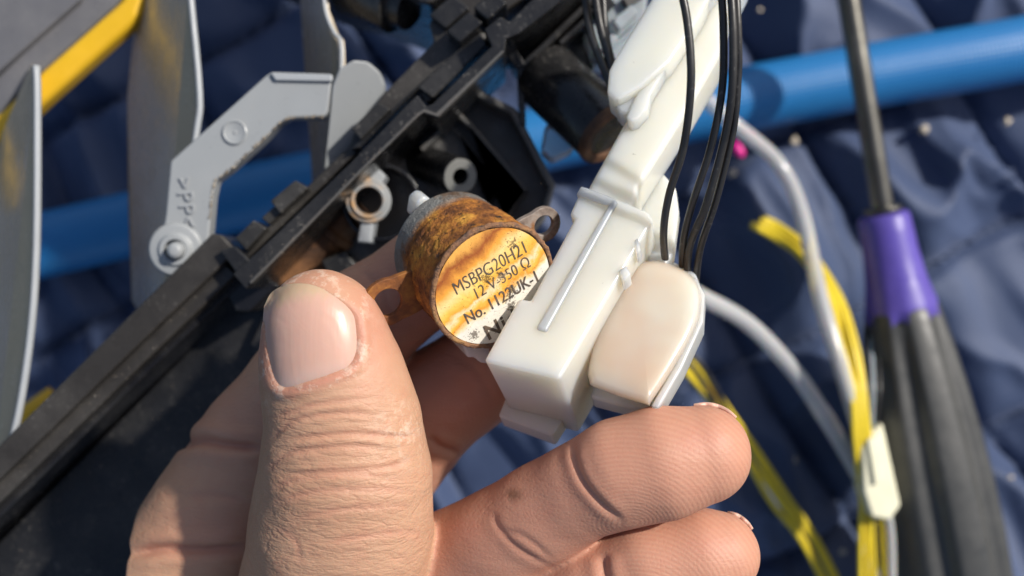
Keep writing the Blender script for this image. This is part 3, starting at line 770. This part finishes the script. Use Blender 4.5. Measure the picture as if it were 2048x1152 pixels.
# ------------------------------------------------------------------ milky white bracket held in the fingers
bp = Plane(968, 722, 15.22, (-0.17, 0.46, 0.87))
br = thing('bracket', bp.pt(1120, 700, -1.7), 'milky white plastic bracket with round cup held between thumb and fingers', 'bracket')
mk = MAT['milky']
box = [(1165, 370), (1238, 398), (1298, 424), (1306, 440), (1119, 758), (967, 722), (1037, 596), (1061, 600), (1149, 437), (1139, 428)]
prism_on('box', box, bp, 0.0, -2.2, mk, br, 0.07, 4, taper=-0.02)
prism_on('base_lip', [(996, 832), (1104, 872), (1150, 800), (1250, 560), (1130, 500)], bp, -1.82, -2.26, mk, br, 0.04, 3)
prism_on('arm', [(1173, 378), (1253, 234), (1410, -40), (1500, -60), (1446, 40), (1446, 98), (1384, 205), (1278, 372), (1262, 440), (1180, 420)], bp, -0.10, -0.85, mk, br, 0.10, 4)
prism_on('slider', [(1214, 184), (1218, 140), (1232, 112), (1304, -4), (1330, -50), (1450, -70), (1400, 30), (1340, 120), (1285, 168), (1240, 196), (1228, 197)], bp, 0.28, -0.25, mk, br, 0.09, 4)
prism_on('slider_edge', [(1276, 236), (1262, 243), (1252, 234), (1283, 166), (1340, 110), (1440, -60), (1462, -60), (1420, 2), (1382, 64), (1336, 130), (1300, 190), (1296, 214)], bp, 0.16, -0.2, mk, br, 0.035, 3)
prism_on('slider_tooth', [(1228, 208), (1280, 166), (1294, 174), (1254, 226), (1240, 224)], bp, 0.10, -0.3, mk, br, 0.05, 3)
prism_on('rib', [(1224, 397), (1236, 402), (1092, 663), (1071, 656)], bp, 0.05, -0.1, mk, br, 0.04, 3)
prism_on('lip', [(1162, 371), (1234, 398), (1226, 414), (1152, 388)], bp, 0.04, -0.1, mk, br, 0.03, 3)
prism_on('flange', [(1300, 336), (1326, 344), (1352, 374), (1358, 420), (1347, 505), (1322, 548), (1240, 540), (1258, 400)], bp, -0.75, -1.1, mk, br, 0.06, 3)
cup = [(1240, 545), (1268, 527), (1310, 520), (1350, 532), (1384, 552), (1400, 580), (1402, 612), (1394, 650), (1366, 706), (1306, 800), (1288, 808), (1192, 776), (1178, 760), (1176, 735), (1195, 650)]
co = [q[:2] for q in catmull([tuple(q) + (0,) for q in cup + cup[:1]], 4)][:-1]
cc = (1285, 665)
cv, cf = [], []
for sc_, h_ in ((0.99, -1.45), (1.0, -1.0), (0.995, -0.78), (0.982, -0.67), (0.962, -0.595), (0.93, -0.545), (0.87, -0.515), (0.65, -0.49), (0.35, -0.475)):
    cv += [bp.pt(cc[0] + (x - cc[0]) * sc_, cc[1] + (y - cc[1]) * sc_, h_) for x, y in co]
nc = len(co)
for r_ in range(8):
    for i_ in range(nc):
        j_ = (i_ + 1) % nc
        cf.append((r_ * nc + i_, r_ * nc + j_, (r_ + 1) * nc + j_, (r_ + 1) * nc + i_))
cf.append(tuple(range(nc))); cf.append(tuple(range(8 * nc, 9 * nc)))
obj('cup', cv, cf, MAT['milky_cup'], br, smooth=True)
prism_on('cup_rim', band([(1384, 556), (1402, 590), (1399, 640), (1357, 732), (1308, 816)], 16), bp, -0.76, -1.25, mk, br, 0.04, 3)
prism_on('cup_base', [(1180, 795), (1245, 545), (1330, 512), (1392, 545), (1409, 592), (1404, 642), (1322, 806), (1300, 826)], bp, -1.15, -1.55, mk, br, 0.06, 3)
prism_on('catch', [(1236, 540), (1252, 530), (1262, 548), (1246, 562)], bp, 0.03, -0.3, mk, br, 0.03)
prism_on('catch', [(1268, 480), (1276, 474), (1282, 500), (1272, 508)], bp, 0.02, -0.3, mk, br, 0.03)

# thin black wires hanging in front of / beside the bracket
BW = [([(1352, -60, 14.4), (1374, 40, 14.4), (1382, 160, 14.5), (1368, 290, 14.9), (1338, 390, 15.4), (1327, 470, 15.8), (1334, 545, 16.7), (1345, 620, 17.3)], 0.068, 'thin black wire hanging alone across the white bracket arm'),
      ([(1440, -60, 14.5), (1447, 60, 14.5), (1444, 180, 14.7), (1420, 300, 15.1), (1384, 410, 15.7), (1366, 490, 16.3), (1364, 580, 17.2)], 0.066, None),
      ([(1458, -60, 14.4), (1466, 60, 14.4), (1464, 180, 14.6), (1448, 280, 15.0), (1412, 410, 15.6), (1378, 500, 16.3), (1374, 600, 17.3)], 0.068, None),
      ([(1470, -60, 14.6), (1476, 60, 14.6), (1476, 150, 14.8), (1466, 260, 15.1), (1432, 400, 15.7), (1400, 500, 16.3), (1388, 600, 17.3)], 0.066, None)]
for q_, (nodes, r, lab) in enumerate(BW):
    r = r * 0.82
    o = tube('black_wire', nodes, r, MAT['black_wire'], seg=14, loc=P(*nodes[3][:3]))
    tag(o, lab or ('left', 'middle', 'right')[q_ - 1] + ' black wire of the three hanging together right of the white bracket', 'wire', 'thin black wires beside the bracket' if lab else 'cluster of black wires right of the bracket')

# ------------------------------------------------------------------ rusty stepper motor
ma = Vector((0.44, -0.38, 0.81)).normalized()
mO = P(987, 573, 15.5)                        # centre of the printed face
mt = thing('stepper_motor', mO - ma * 1.6, 'rusty round stepper motor with orange stained paper label', 'motor')
R = 0.955
mX = Vector((0.925, 0.40, 0)); mX = (mX - ma * mX.dot(ma)).normalized(); mY = ma.cross(mX)
def jit(a, z):
    q = Vector((math.cos(a) * 2.2, math.sin(a) * 2.2, z * 3))
    k = min(1, max(0, (z + 1.3) / 0.5))
    return (0.018 * mnoise.noise(q * 2.5) + 0.014 * mnoise.noise(q * 7) + 0.010 * mnoise.noise(q * 15)) * k
def mlathe(name, prof, mat, closed=False, seg=120, jitter=None, bevel=0.0, dens=0.05):
    pr = []
    K = len(prof)
    for i in range(K if closed else K - 1):
        a, b = prof[i], prof[(i + 1) % K]
        m_ = max(1, int(math.hypot(b[0] - a[0], b[1] - a[1]) / dens))
        for s in range(m_): pr.append((a[0] + (b[0] - a[0]) * s / m_, a[1] + (b[1] - a[1]) * s / m_))
    if not closed: pr.append(prof[-1])
    v, f = lathe_vf(mO, ma, pr, seg, closed, jitter, mX)
    o = obj(name, v, f, mat, mt, smooth=True)
    at = o.data.attributes.new('along', 'FLOAT', 'POINT')
    at.data.foreach_set('value', [max(0.0, min(1.0, ((Vector(q) - mO).dot(ma) + 1.5) / 1.5)) for q in v])
    return o
mlathe('body', [(0.10, -1.62), (0.80, -1.62), (0.86, -1.60), (0.90, -1.55), (0.905, -0.98), (0.93, -0.95), (0.935, -0.06), (0.92, -0.015), (0.86, -0.01), (0.10, -0.01)], MAT['rust'], jitter=jit, seg=200, dens=0.035)
mlathe('rim', [(0.885, -0.03), (0.955, -0.035), (0.965, -0.01), (0.955, 0.02), (0.93, 0.03), (0.90, 0.022)], MAT['rust'], closed=True, jitter=jit, dens=0.02)
# printed label: a disc with uv in the plane of the print
lv, lf, luv = [mO + ma * 0.012], [], [(0, 0)]
for k in range(1, 9):
    for i in range(72):
        a = 2 * math.pi * i / 72; r = 0.885 * k / 8
        lv.append(mO + ma * (0.012 + 0.006 * mnoise.noise(Vector((math.cos(a) * r * 3, math.sin(a) * r * 3, 0)))) + mX * r * math.cos(a) + mY * r * math.sin(a)); luv.append((r * math.cos(a), r * math.sin(a)))
for i in range(72): lf.append((0, 1 + i, 1 + (i + 1) % 72))
for k in range(7):
    for i in range(72):
        j = (i + 1) % 72; a = 1 + k * 72
        lf.append((a + i, a + 72 + i, a + 72 + j, a + j))
lab = obj('label', lv, lf, MAT['label'], mt, smooth=True, uvs=luv)
def on_face(px, py):
    return Plane(987, 573, 15.5, ma).pt(px, py)
for s, sz, c, wide, kw in (('MSBPG20H21', 0.30, (981, 535), 0.71, {'bold': -0.002}), ('12 V-350 \u03a9', 0.265, (1003, 556), 0.76, {'bold': -0.002}), ('No. 1122UK-1', 0.275, (1004, 594), 0.76, {'bold': 0.002}), ('Nidec', 0.36, (1021, 637), 0.92, {'bold': 0.008, 'spacing': 1.12})):
    place_text('lettering', s, sz, on_face(*c), mX, mY, ma, MAT['ink'], lab, lift=0.020, wide=wide, **kw)

def ear(name, px, py, back, Rr, rr_, foot):
    pl = Plane(987, 573, 15.5, ma); c = pl.pt(px, py, -back)
    C_ax = mO - ma * back
    lst = []
    d = (c - C_ax); d = (d - ma * d.dot(ma)); dist = d.length; d.normalize(); e = ma.cross(d)
    # outline: ring joined to the body by a tapering neck
    out, inn = [], []
    n = 48
    for i in range(n):
        a = 2 * math.pi * i / n
        p = c + d * (Rr * math.cos(a)) + e * (Rr * math.sin(a))
        if math.cos(a) < -0.35:
            sgn = 1 if math.sin(a) > 0 else -1
            q = (-math.cos(a) - 0.35) / 0.65
            p = c - d * (dist - 0.72) * q * 0.9 - d * Rr * 0.35 * (1 - q) + e * (Rr * 0.94 * (1 - q) + foot * q * abs(math.sin(a)) ** 0.2) * sgn * (1 if abs(math.sin(a)) > 1e-6 else 0)
        out.append(p); inn.append(c + d * (rr_ * math.cos(a)) + e * (rr_ * math.sin(a)))
    th = 0.09
    v = out + inn + [p - ma * th for p in out] + [p - ma * th for p in inn]
    f = []
    for i in range(n):
        j = (i + 1) % n
        f += [(i, j, n + j, n + i), (2 * n + i, 3 * n + i, 3 * n + j, 2 * n + j), (i, 2 * n + i, 2 * n + j, j), (n + i, n + j, 3 * n + j, 3 * n + i)]
    o = obj(name, v, f, MAT['rust_ear'], mt, bevel=0.015)
    return o
t = NT('rusty_ear')
n1 = t.noise(260, 7, 0.65)
t.base(t.ramp(n1, [(0.3, (0.05, 0.02, 0.01)), (0.45, (0.24, 0.19, 0.16)), (0.58, (0.36, 0.31, 0.27)), (0.72, (0.30, 0.13, 0.04))])); t.set(Roughness=0.6, Metallic=0.25); t.bump(n1, 0.5, 0.0005); MAT['rust_ear'] = t.m
ear('ear', 1088, 451, 0.80, 0.285, 0.155, 0.30)
t = NT('orange_rusty_ear')
n1 = t.noise(260, 7, 0.65)
t.base(t.ramp(n1, [(0.3, (0.05, 0.018, 0.008)), (0.5, (0.22, 0.075, 0.018)), (0.7, (0.42, 0.18, 0.03))])); t.set(Roughness=0.75); t.bump(n1, 0.6, 0.0006); MAT['rust_ear'] = t.m
ear('ear', 776, 606, 0.72, 0.37, 0.215, 0.36)
pm = Plane(987, 573, 15.5, ma)
prism_on('plug_cover', [(828, 440), (834, 404), (848, 392), (864, 398), (858, 430)], pm, -1.64, -2.0, MAT['cream_white'] if 'cream_white' in MAT else MAT['milky'], mt, 0.05)
prism_on('plug_cover', [(925, 690), (980, 692), (985, 730), (962, 728), (950, 716), (936, 718)], pm, -0.30, -1.1, MAT['milky'], mt, 0.05)

# ------------------------------------------------------------------ the hand, one continuous surface grown from a distance field
CH = {   # per finger: (px, py, depth, radius cm), squash in depth
 'thumb': ([(640, 640, 15.55, 0.70), (648, 668, 15.60, 0.86), (668, 760, 15.75, 1.02), (687, 850, 15.85, 1.105), (691, 950, 16.0, 1.23), (684, 1050, 16.3, 1.34), (672, 1180, 16.9, 1.46), (655, 1330, 17.8, 1.70)], 0.84, 0.25),
 'index': ([(300, 1330, 18.9, 1.50), (370, 1160, 18.6, 1.32), (440, 1035, 18.4, 1.18), (530, 890, 18.2, 1.08), (620, 770, 18.0, 0.98), (745, 632, 17.8, 0.86), (850, 556, 17.65, 0.78), (950, 510, 17.65, 0.66)], 0.92, 0.22),
 'middle': ([(640, 1110, 18.9, 1.2), (765, 925, 18.6, 0.98), (880, 800, 18.25, 0.88), (985, 730, 18.05, 0.84), (1110, 705, 17.9, 0.74), (1215, 705, 17.7, 0.68), (1290, 715, 17.5, 0.60)], 0.92, 0.2),
 'ring': ([(1402, 910, 15.45, 0.70), (1320, 928, 15.45, 0.79), (1245, 946, 15.55, 0.775), (1165, 980, 15.8, 0.70), (1090, 1026, 16.15, 0.745), (1000, 1080, 16.6, 0.80), (890, 1150, 17.3, 0.96), (760, 1290, 18.2, 1.2)], 0.94, 0.16),
 'little': ([(1432, 1112, 15.95, 0.63), (1400, 1116, 15.95, 0.71), (1300, 1140, 16.0, 0.755), (1190, 1180, 16.2, 0.70), (1060, 1240, 16.7, 0.78), (900, 1330, 17.6, 1.0), (780, 1400, 18.2, 1.2)], 0.94, 0.16),
 'palm': ([(420, 1420, 18.9, 1.8), (640, 1400, 18.6, 1.9), (860, 1420, 18.4, 1.4)], 0.95, 0.3),
}
def sdf_chain(nodes, sq, k, X, Y, Z):
    D = None
    for (a, b) in zip(nodes[:-1], nodes[1:]):
        A_ = P(*a[:3]); B_ = P(*b[:3])
        ba = np.array(B_ - A_); L2 = float((ba * ba).sum())
        px, py, pz = X - A_.x, Y - A_.y, Z - A_.z
        tt = np.clip((px * ba[0] + py * ba[1] + pz * ba[2]) / L2, 0, 1)
        dx = px - tt * ba[0]; dy = py - tt * ba[1]; dz = (pz - tt * ba[2]) / sq
        d = np.sqrt(dx * dx + dy * dy + dz * dz) - (a[3] + (b[3] - a[3]) * tt)
        if D is None: D = d
        else:
            h = np.maximum(k - np.abs(D - d), 0) / k
            D = np.minimum(D, d) - h * h * k * 0.12
    return D
res = 0.034
lo_ = np.array([-6.2, -7.3, 9.3]); hi_ = np.array([3.9, 1.0, 15.9])
nn_ = np.ceil((hi_ - lo_) / res).astype(int) + 1
xs = (lo_[0] + res * np.arange(nn_[0])).astype(np.float32); ys = (lo_[1] + res * np.arange(nn_[1])).astype(np.float32); zs = (lo_[2] + res * np.arange(nn_[2])).astype(np.float32)
G = np.full(tuple(nn_), 5.0, np.float32)
KJ = {'thumb': 0.10, 'index': 0.05, 'middle': 0.10, 'ring': 0.10, 'little': 0.06, 'palm': 0.5}
for nm in ('palm', 'index', 'middle', 'ring', 'little', 'thumb'):
    nodes, sq, k = CH[nm]
    pts = np.array([list(P(*q[:3])) for q in nodes]); rad = np.array([q[3] for q in nodes])[:, None]
    a = np.floor(((pts - rad).min(0) - 0.7 - lo_) / res).astype(int); b = np.ceil(((pts + rad).max(0) + 0.7 - lo_) / res).astype(int)
    a = np.maximum(a, 0); b = np.minimum(b, nn_)
    if (b <= a).any(): continue
    X = xs[a[0]:b[0], None, None]; Y = ys[None, a[1]:b[1], None]; Z = zs[None, None, a[2]:b[2]]
    d = sdf_chain(nodes, sq, k, X, Y, Z).astype(np.float32)
    S = G[a[0]:b[0], a[1]:b[1], a[2]:b[2]]
    kk = KJ[nm]
    h = np.maximum(kk - np.abs(S - d), 0) / kk
    S[:] = np.minimum(S, d) - h * h * kk * 0.25
# close the field at the box so the wrist end is capped
G[0] = np.maximum(G[0], 0.02); G[-1] = np.maximum(G[-1], 0.02); G[:, 0] = np.maximum(G[:, 0], 0.02); G[:, -1] = np.maximum(G[:, -1], 0.02); G[:, :, 0] = np.maximum(G[:, :, 0], 0.02); G[:, :, -1] = np.maximum(G[:, :, -1], 0.02)

def surface_nets(G):
    s = G < 0
    nx, ny, nz = G.shape
    c = np.zeros((nx - 1, ny - 1, nz - 1), np.uint8)
    for i in (0, 1):
        for j in (0, 1):
            for k in (0, 1):
                c += s[i:nx - 1 + i, j:ny - 1 + j, k:nz - 1 + k]
    mask = (c > 0) & (c < 8)
    I = np.argwhere(mask)
    idx = np.full(mask.shape, -1, np.int32); idx[mask] = np.arange(len(I))
    acc = np.zeros((len(I), 3)); cnt = np.zeros(len(I))
    cor = [(i, j, k) for i in (0, 1) for j in (0, 1) for k in (0, 1)]
    val = {q: G[I[:, 0] + q[0], I[:, 1] + q[1], I[:, 2] + q[2]] for q in cor}
    for q in cor:
        for ax_ in range(3):
            if q[ax_] == 0:
                q2 = list(q); q2[ax_] = 1; q2 = tuple(q2)
                a, b = val[q], val[q2]
                m = (a < 0) != (b < 0)
                t_ = np.where(m, a / np.where(m, a - b, 1), 0)
                p = np.zeros((len(I), 3)); p[:] = q; p[:, ax_] = t_
                acc[m] += p[m]; cnt[m] += 1
    V = I + acc / cnt[:, None]
    faces = []
    for ax_ in range(3):
        u, v = [(1, 2), (2, 0), (0, 1)][ax_]
        sl0 = [slice(None)] * 3; sl1 = [slice(None)] * 3
        sl0[ax_] = slice(0, -1); sl1[ax_] = slice(1, None)
        e = s[tuple(sl0)] != s[tuple(sl1)]
        E = np.argwhere(e)
        ok = (E[:, u] > 0) & (E[:, v] > 0) & (E[:, u] < G.shape[u] - 1) & (E[:, v] < G.shape[v] - 1)
        E = E[ok]
        inside = s[E[:, 0], E[:, 1], E[:, 2]]
        q = []
        for (du, dv_) in ((-1, -1), (0, -1), (0, 0), (-1, 0)):
            ee = E.copy(); ee[:, u] += du; ee[:, v] += dv_
            q.append(idx[ee[:, 0], ee[:, 1], ee[:, 2]])
        q = np.stack(q, 1)
        q[~inside] = q[~inside][:, ::-1]
        faces.append(q)
    return V, np.concatenate(faces)
V, FQ = surface_nets(G)
V = lo_ + V * res
# light relaxation along the surface
def vnormals(V, FQ):
    n = np.cross(V[FQ[:, 2]] - V[FQ[:, 0]], V[FQ[:, 3]] - V[FQ[:, 1]])
    N = np.zeros_like(V)
    for k in range(4): np.add.at(N, FQ[:, k], n)
    return N / np.maximum(np.linalg.norm(N, axis=1, keepdims=True), 1e-9)
def smooth(V, FQ, it=2):
    for _ in range(it):
        S = np.zeros_like(V); C_ = np.zeros(len(V))
        for k in range(4):
            a, b = FQ[:, k], FQ[:, (k + 1) % 4]
            np.add.at(S, a, V[b]); np.add.at(C_, a, 1)
            np.add.at(S, b, V[a]); np.add.at(C_, b, 1)
        V = V * 0.45 + 0.55 * S / C_[:, None]
    return V
V = smooth(V, FQ, 4)
N = vnormals(V, FQ)
dep = H - V[:, 2]
PX = V[:, 0] / dep * F + 1024; PY = -V[:, 1] / dep * F + 576
# which finger each vertex belongs to
ids = list(CH)
DD = np.stack([sdf_chain(CH[n_][0], CH[n_][1], CH[n_][2], V[:, 0], V[:, 1], V[:, 2]) for n_ in ids], 1)
own = DD.argmin(1)
is_ = {n_: own == i for i, n_ in enumerate(ids)}
front = N[:, 2] > -0.15
def polydist(pts, PX, PY):
    pts = np.array([q[:2] for q in catmull([tuple(p) + (0,) for p in pts], 8)])
    best = np.full(len(PX), 1e9); along = np.zeros(len(PX))
    for i, (a, b) in enumerate(zip(pts[:-1], pts[1:])):
        ab = b - a; t_ = np.clip(((PX - a[0]) * ab[0] + (PY - a[1]) * ab[1]) / (ab @ ab), 0, 1)
        d = np.hypot(PX - a[0] - t_ * ab[0], PY - a[1] - t_ * ab[1])
        m = d < best; best[m] = d[m]; along[m] = (i + t_[m]) / (len(pts) - 1)
    return best, along
disp = np.zeros(len(V)); red = np.zeros(len(V)); dirt = np.zeros(len(V)); wrk = np.zeros(len(V)); ridge = np.zeros(len(V)); ramt = np.zeros(len(V))
def crease(nm, pts, depth, wpx, bulge=0.35, redness=0.5, fade=True):
    sel = np.where(is_[nm] & front)[0]
    d, al = polydist(pts, PX[sel], PY[sel])
    e = np.clip(np.minimum(al, 1 - al) * 5, 0, 1) if fade else 1.0
    g = np.exp(-(d / wpx) ** 2) * e; b = np.exp(-((d - 2.4 * wpx) / (1.6 * wpx)) ** 2) * e
    disp[sel] += -depth * g + depth * bulge * b
    red[sel] = np.maximum(red[sel], redness * np.exp(-(d / (wpx * 1.6)) ** 2) * e)
for pts, dp, wp in (
    ([(528, 842), (590, 822), (640, 808), (767, 794)], 0.030, 7), ([(530, 893), (560, 862), (600, 838), (690, 826), (770, 832)], 0.040, 7),
    ([(560, 880), (620, 874), (705, 868), (800, 874), (845, 868)], 0.048, 7), ([(526, 950), (560, 920), (600, 902), (700, 893), (790, 900)], 0.042, 7),
    ([(560, 952), (640, 944), (767, 936), (830, 916)], 0.044, 7), ([(530, 985), (590, 960), (690, 948), (800, 956)], 0.030, 7),
    ([(540, 1010), (620, 985), (740, 978), (840, 985)], 0.024, 8), ([(570, 780), (650, 772), (740, 742)], 0.02, 7),
    ([(545, 1050), (590, 1080), (600, 1130)], 0.012, 8), ([(580, 1040), (680, 1020), (820, 1010)], 0.02, 8), ([(640, 1090), (740, 1070), (850, 1062)], 0.016, 8)):
    crease('thumb', pts, dp * 0.66, wp * 0.62, 0.30, 0.30)
crease('index', [(330, 895), (400, 882), (460, 890), (545, 898)], 0.10, 10, 0.5, 0.7)
crease('index', [(240, 1110), (330, 1098), (420, 1100), (520, 1092)], 0.09, 10, 0.5, 0.6)
crease('index', [(360, 1000), (430, 990), (500, 1000)], 0.025, 9, 0.4, 0.3)
crease('index', [(720, 540), (760, 580), (790, 650)], 0.03, 9, 0.4, 0.4)
crease('middle', [(855, 870), (880, 895), (925, 910)], 0.05, 8, 0.5, 0.5); crease('middle', [(900, 700), (960, 750), (990, 810)], 0.03, 9)
crease('ring', [(1146, 880), (1150, 920), (1168, 965), (1205, 1010), (1250, 1048)], 0.046, 6.5, 0.30, 0.55)
crease('ring', [(985, 1022), (1000, 1058), (1040, 1100), (1110, 1140)], 0.022, 6, 0.2, 0.5)
crease('ring', [(1005, 1060), (1050, 1075), (1110, 1125)], 0.014, 6, 0.2, 0.4)
crease('little', [(1205, 1105), (1210, 1150), (1230, 1200)], 0.05, 9, 0.5, 0.5)
# nail bed on the thumb
NAIL = [(528, 612), (545, 583), (580, 568), (625, 570), (668, 590), (702, 618), (714, 645), (716, 700), (700, 733), (660, 752), (610, 768), (570, 777), (548, 760), (534, 705), (526, 650)]
NL = np.array([q[:2] for q in catmull([tuple(p) + (0,) for p in NAIL + NAIL[:1]], 6)])
def inside(PX, PY, poly):
    r = np.zeros(len(PX), bool); j = len(poly) - 1
    for i in range(len(poly)):
        xi, yi = poly[i]; xj, yj = poly[j]
        c_ = ((yi > PY) != (yj > PY)) & (PX < (xj - xi) * (PY - yi) / (yj - yi + 1e-9) + xi)
        r ^= c_; j = i
    return r
sel = np.where(is_['thumb'] & front)[0]
dn_, _ = polydist(NAIL + NAIL[:1], PX[sel], PY[sel])
ins = inside(PX[sel], PY[sel], NL)
low = np.clip((PY[sel] - 585) / 40, 0, 1)
sd_ = np.where(ins, -dn_, dn_)
disp[sel] += np.where(sd_ < 0, -0.055 * np.clip(-sd_ / 10, 0, 1), 0.035 * np.exp(-((sd_ - 12) / 11) ** 2) * low)
red[sel] = np.maximum(red[sel], 0.65 * np.exp(-((sd_ - 4) / 14) ** 2) * low)
wrk[is_['thumb']] = np.clip((PY[is_['thumb']] - 760) / 80, 0, 1) * 0.9 + 0.1
wrk[is_['index']] = 0.35; wrk[is_['palm']] = 0.4; wrk[is_['middle']] = 0.3; wrk[is_['ring']] = 0.12; wrk[is_['little']] = 0.12
red[is_['ring'] | is_['little']] = np.maximum(red[is_['ring'] | is_['little']], 0.58)
red[is_['middle']] = np.maximum(red[is_['middle']], 0.5)
# redder pads and knuckles
for nm, px, py, rx, ry, am in (('ring', 1400, 880, 120, 80, 0.75), ('ring', 1290, 960, 90, 70, 0.35), ('ring', 1110, 985, 70, 60, 0.55), ('ring', 930, 1060, 90, 70, 0.75), ('little', 1420, 1090, 110, 60, 0.75), ('little', 1200, 1120, 120, 60, 0.6), ('thumb', 740, 640, 60, 120, 0.5), ('thumb', 640, 560, 120, 40, 0.35), ('index', 420, 820, 160, 140, 0.4), ('index', 440, 1060, 160, 60, 0.35), ('middle', 900, 780, 150, 150, 0.8), ('index', 800, 580, 130, 120, 0.7)):
    m = is_[nm]
    red[m] = np.maximum(red[m], am * np.exp(-((PX[m] - px) / rx) ** 2 - ((PY[m] - py) / ry) ** 2))
dirt[:] = np.maximum(dirt, is_['ring'] * np.exp(-((PX - 1025) / 22) ** 2 - ((PY - 990) / 14) ** 2))
# finger-print ridges: loops round the core of each pad
for nm, core, axd, x0, x1 in (('ring', P(1262, 1035, 15.2), (0.97, 0.22), 1160, 1200), ('little', P(1290, 1200, 15.6), (0.97, 0.18), 1215, 1260)):
    m = is_[nm]
    q = V[m] - np.array(core)
    a_ = q[:, 0] * axd[0] + q[:, 1] * axd[1]; b_ = -q[:, 0] * axd[1] + q[:, 1] * axd[0]
    ridge[m] = np.sqrt((a_ * 0.9) ** 2 + b_ ** 2 + (q[:, 2] * 0.8) ** 2) + 0.05 * np.sin(a_ * 2.2 + b_)
    ramt[m] = np.clip((PX[m] - x0) / (x1 - x0), 0, 1)
m = is_['ring'] & (PX < 1160)
ridge[m] = V[m][:, 0] * 0.75 - V[m][:, 1] * 0.6; ramt[m] = 0.35
m = is_['little'] & (PX < 1215)
ridge[m] = V[m][:, 0] * 0.75 - V[m][:, 1] * 0.6; ramt[m] = 0.35
dryv = np.zeros(len(V))
dryv[sel] = 0.8 * np.exp(-((sd_ - 6) / 16) ** 2)
for px, py, rx, ry, am in ((800, 860, 40, 60, 0.7), (620, 555, 90, 25, 0.9), (528, 740, 14, 60, 0.9), (700, 600, 60, 40, 0.6)):
    m = is_['thumb']
    dryv[m] = np.maximum(dryv[m], am * np.exp(-((PX[m] - px) / rx) ** 2 - ((PY[m] - py) / ry) ** 2))
# gentle unevenness of flesh
for i in range(len(V)):
    pass
un = np.array([mnoise.noise(Vector(v) * 1.3) for v in V[::1]]) if len(V) < 900000 else np.zeros(len(V))
disp += 0.022 * un
V2 = V + N * disp[:, None]
hand_o = Vector((-2.5, -5.0, 11.4))
hand = thing('hand', hand_o, 'bare left hand pinching the rusty motor and white bracket in its fingers', 'hand')
me = bpy.data.meshes.new('skin')
me.from_pydata(((V2 - np.array(hand_o)) * CM).tolist(), [], FQ.tolist())
me.shade_smooth()
for nm_, ar in (('red', red), ('dirt', dirt), ('wrinkle', wrk), ('ridge', ridge), ('ridge_amt', ramt), ('dry', dryv)):
    at = me.attributes.new(nm_, 'FLOAT', 'POINT'); at.data.foreach_set('value', ar.astype(np.float32))
me.materials.append(MAT['skin'])
so = bpy.data.objects.new('skin', me); COL.objects.link(so); so.parent = hand
# thumb nail: a domed plate fitted over the bed
cx, cy = 622, 672
rings = 16; M_ = len(NL) - 1
nv, nf, tipv = [], [], []
Vt = V[is_['thumb'] & (N[:, 2] > 0.1)]
Vp = np.stack([PX[is_['thumb'] & (N[:, 2] > 0.1)], PY[is_['thumb'] & (N[:, 2] > 0.1)]], 1)
def depth_at(px, py):
    d2 = (Vp[:, 0] - px) ** 2 + (Vp[:, 1] - py) ** 2
    i_ = np.argpartition(d2, 8)[:8]; w_ = 1 / (d2[i_] + 4)
    return float(H - (Vt[i_, 2] * w_).sum() / w_.sum())
def nail_pt(px, py, k):
    d = depth_at(px, py)
    lift = 0.020 * (1 - k ** 6) - 0.03 * k ** 10 + 0.03 * max(0, min(1, (640 - py) / 70))
    return P(px, py, d - lift)
def tipval(px, py): return max(0.0, min(1.0, ((770 - (px - 622) * 0.22) - py) / 195.0))
nv.append(nail_pt(cx, cy, 0)); tipv.append(tipval(cx, cy))
for r_ in range(1, rings + 1):
    k = r_ / rings
    for i in range(M_):
        x_ = cx + (NL[i][0] - cx) * k; y_ = cy + (NL[i][1] - cy) * k
        nv.append(nail_pt(x_, y_, k)); tipv.append(tipval(x_, y_))
for i in range(M_): nf.append((0, 1 + i, 1 + (i + 1) % M_))
for r_ in range(rings - 1):
    for i in range(M_):
        j = (i + 1) % M_; a = 1 + r_ * M_
        nf.append((a + i, a + M_ + i, a + M_ + j, a + j))
nl = obj('nail', nv, nf, MAT['nail'], hand, smooth=True)
at = nl.data.attributes.new('tip', 'FLOAT', 'POINT'); at.data.foreach_set('value', tipv)
# slivers of nail showing behind the tips of the ring and little finger
for nm_, xs_, lift in (('ring', range(1388, 1480, 12), 0.014), ('little', range(1456, 1510, 8), 0.013)):
    m = np.where(is_[nm_])[0]
    nodes = []
    L_ = len(xs_)
    for q, x_ in enumerate(xs_):
        mm = m[np.abs(PX[m] - x_) < 5]
        k_ = mm[PY[mm].argmin()]
        e_ = math.sin(math.pi * (q + 0.5) / L_)
        nodes.append((x_, PY[k_] - 2.0 + 3.0 * (1 - e_), dep[k_] + 0.10, 0.022 + lift * e_))
    n_ = tube('nail', nodes, 0.05, MAT['nail'], hand, seg=10)
    at = n_.data.attributes.new('tip', 'FLOAT', 'POINT'); at.data.foreach_set('value', [0.5] * len(n_.data.vertices))
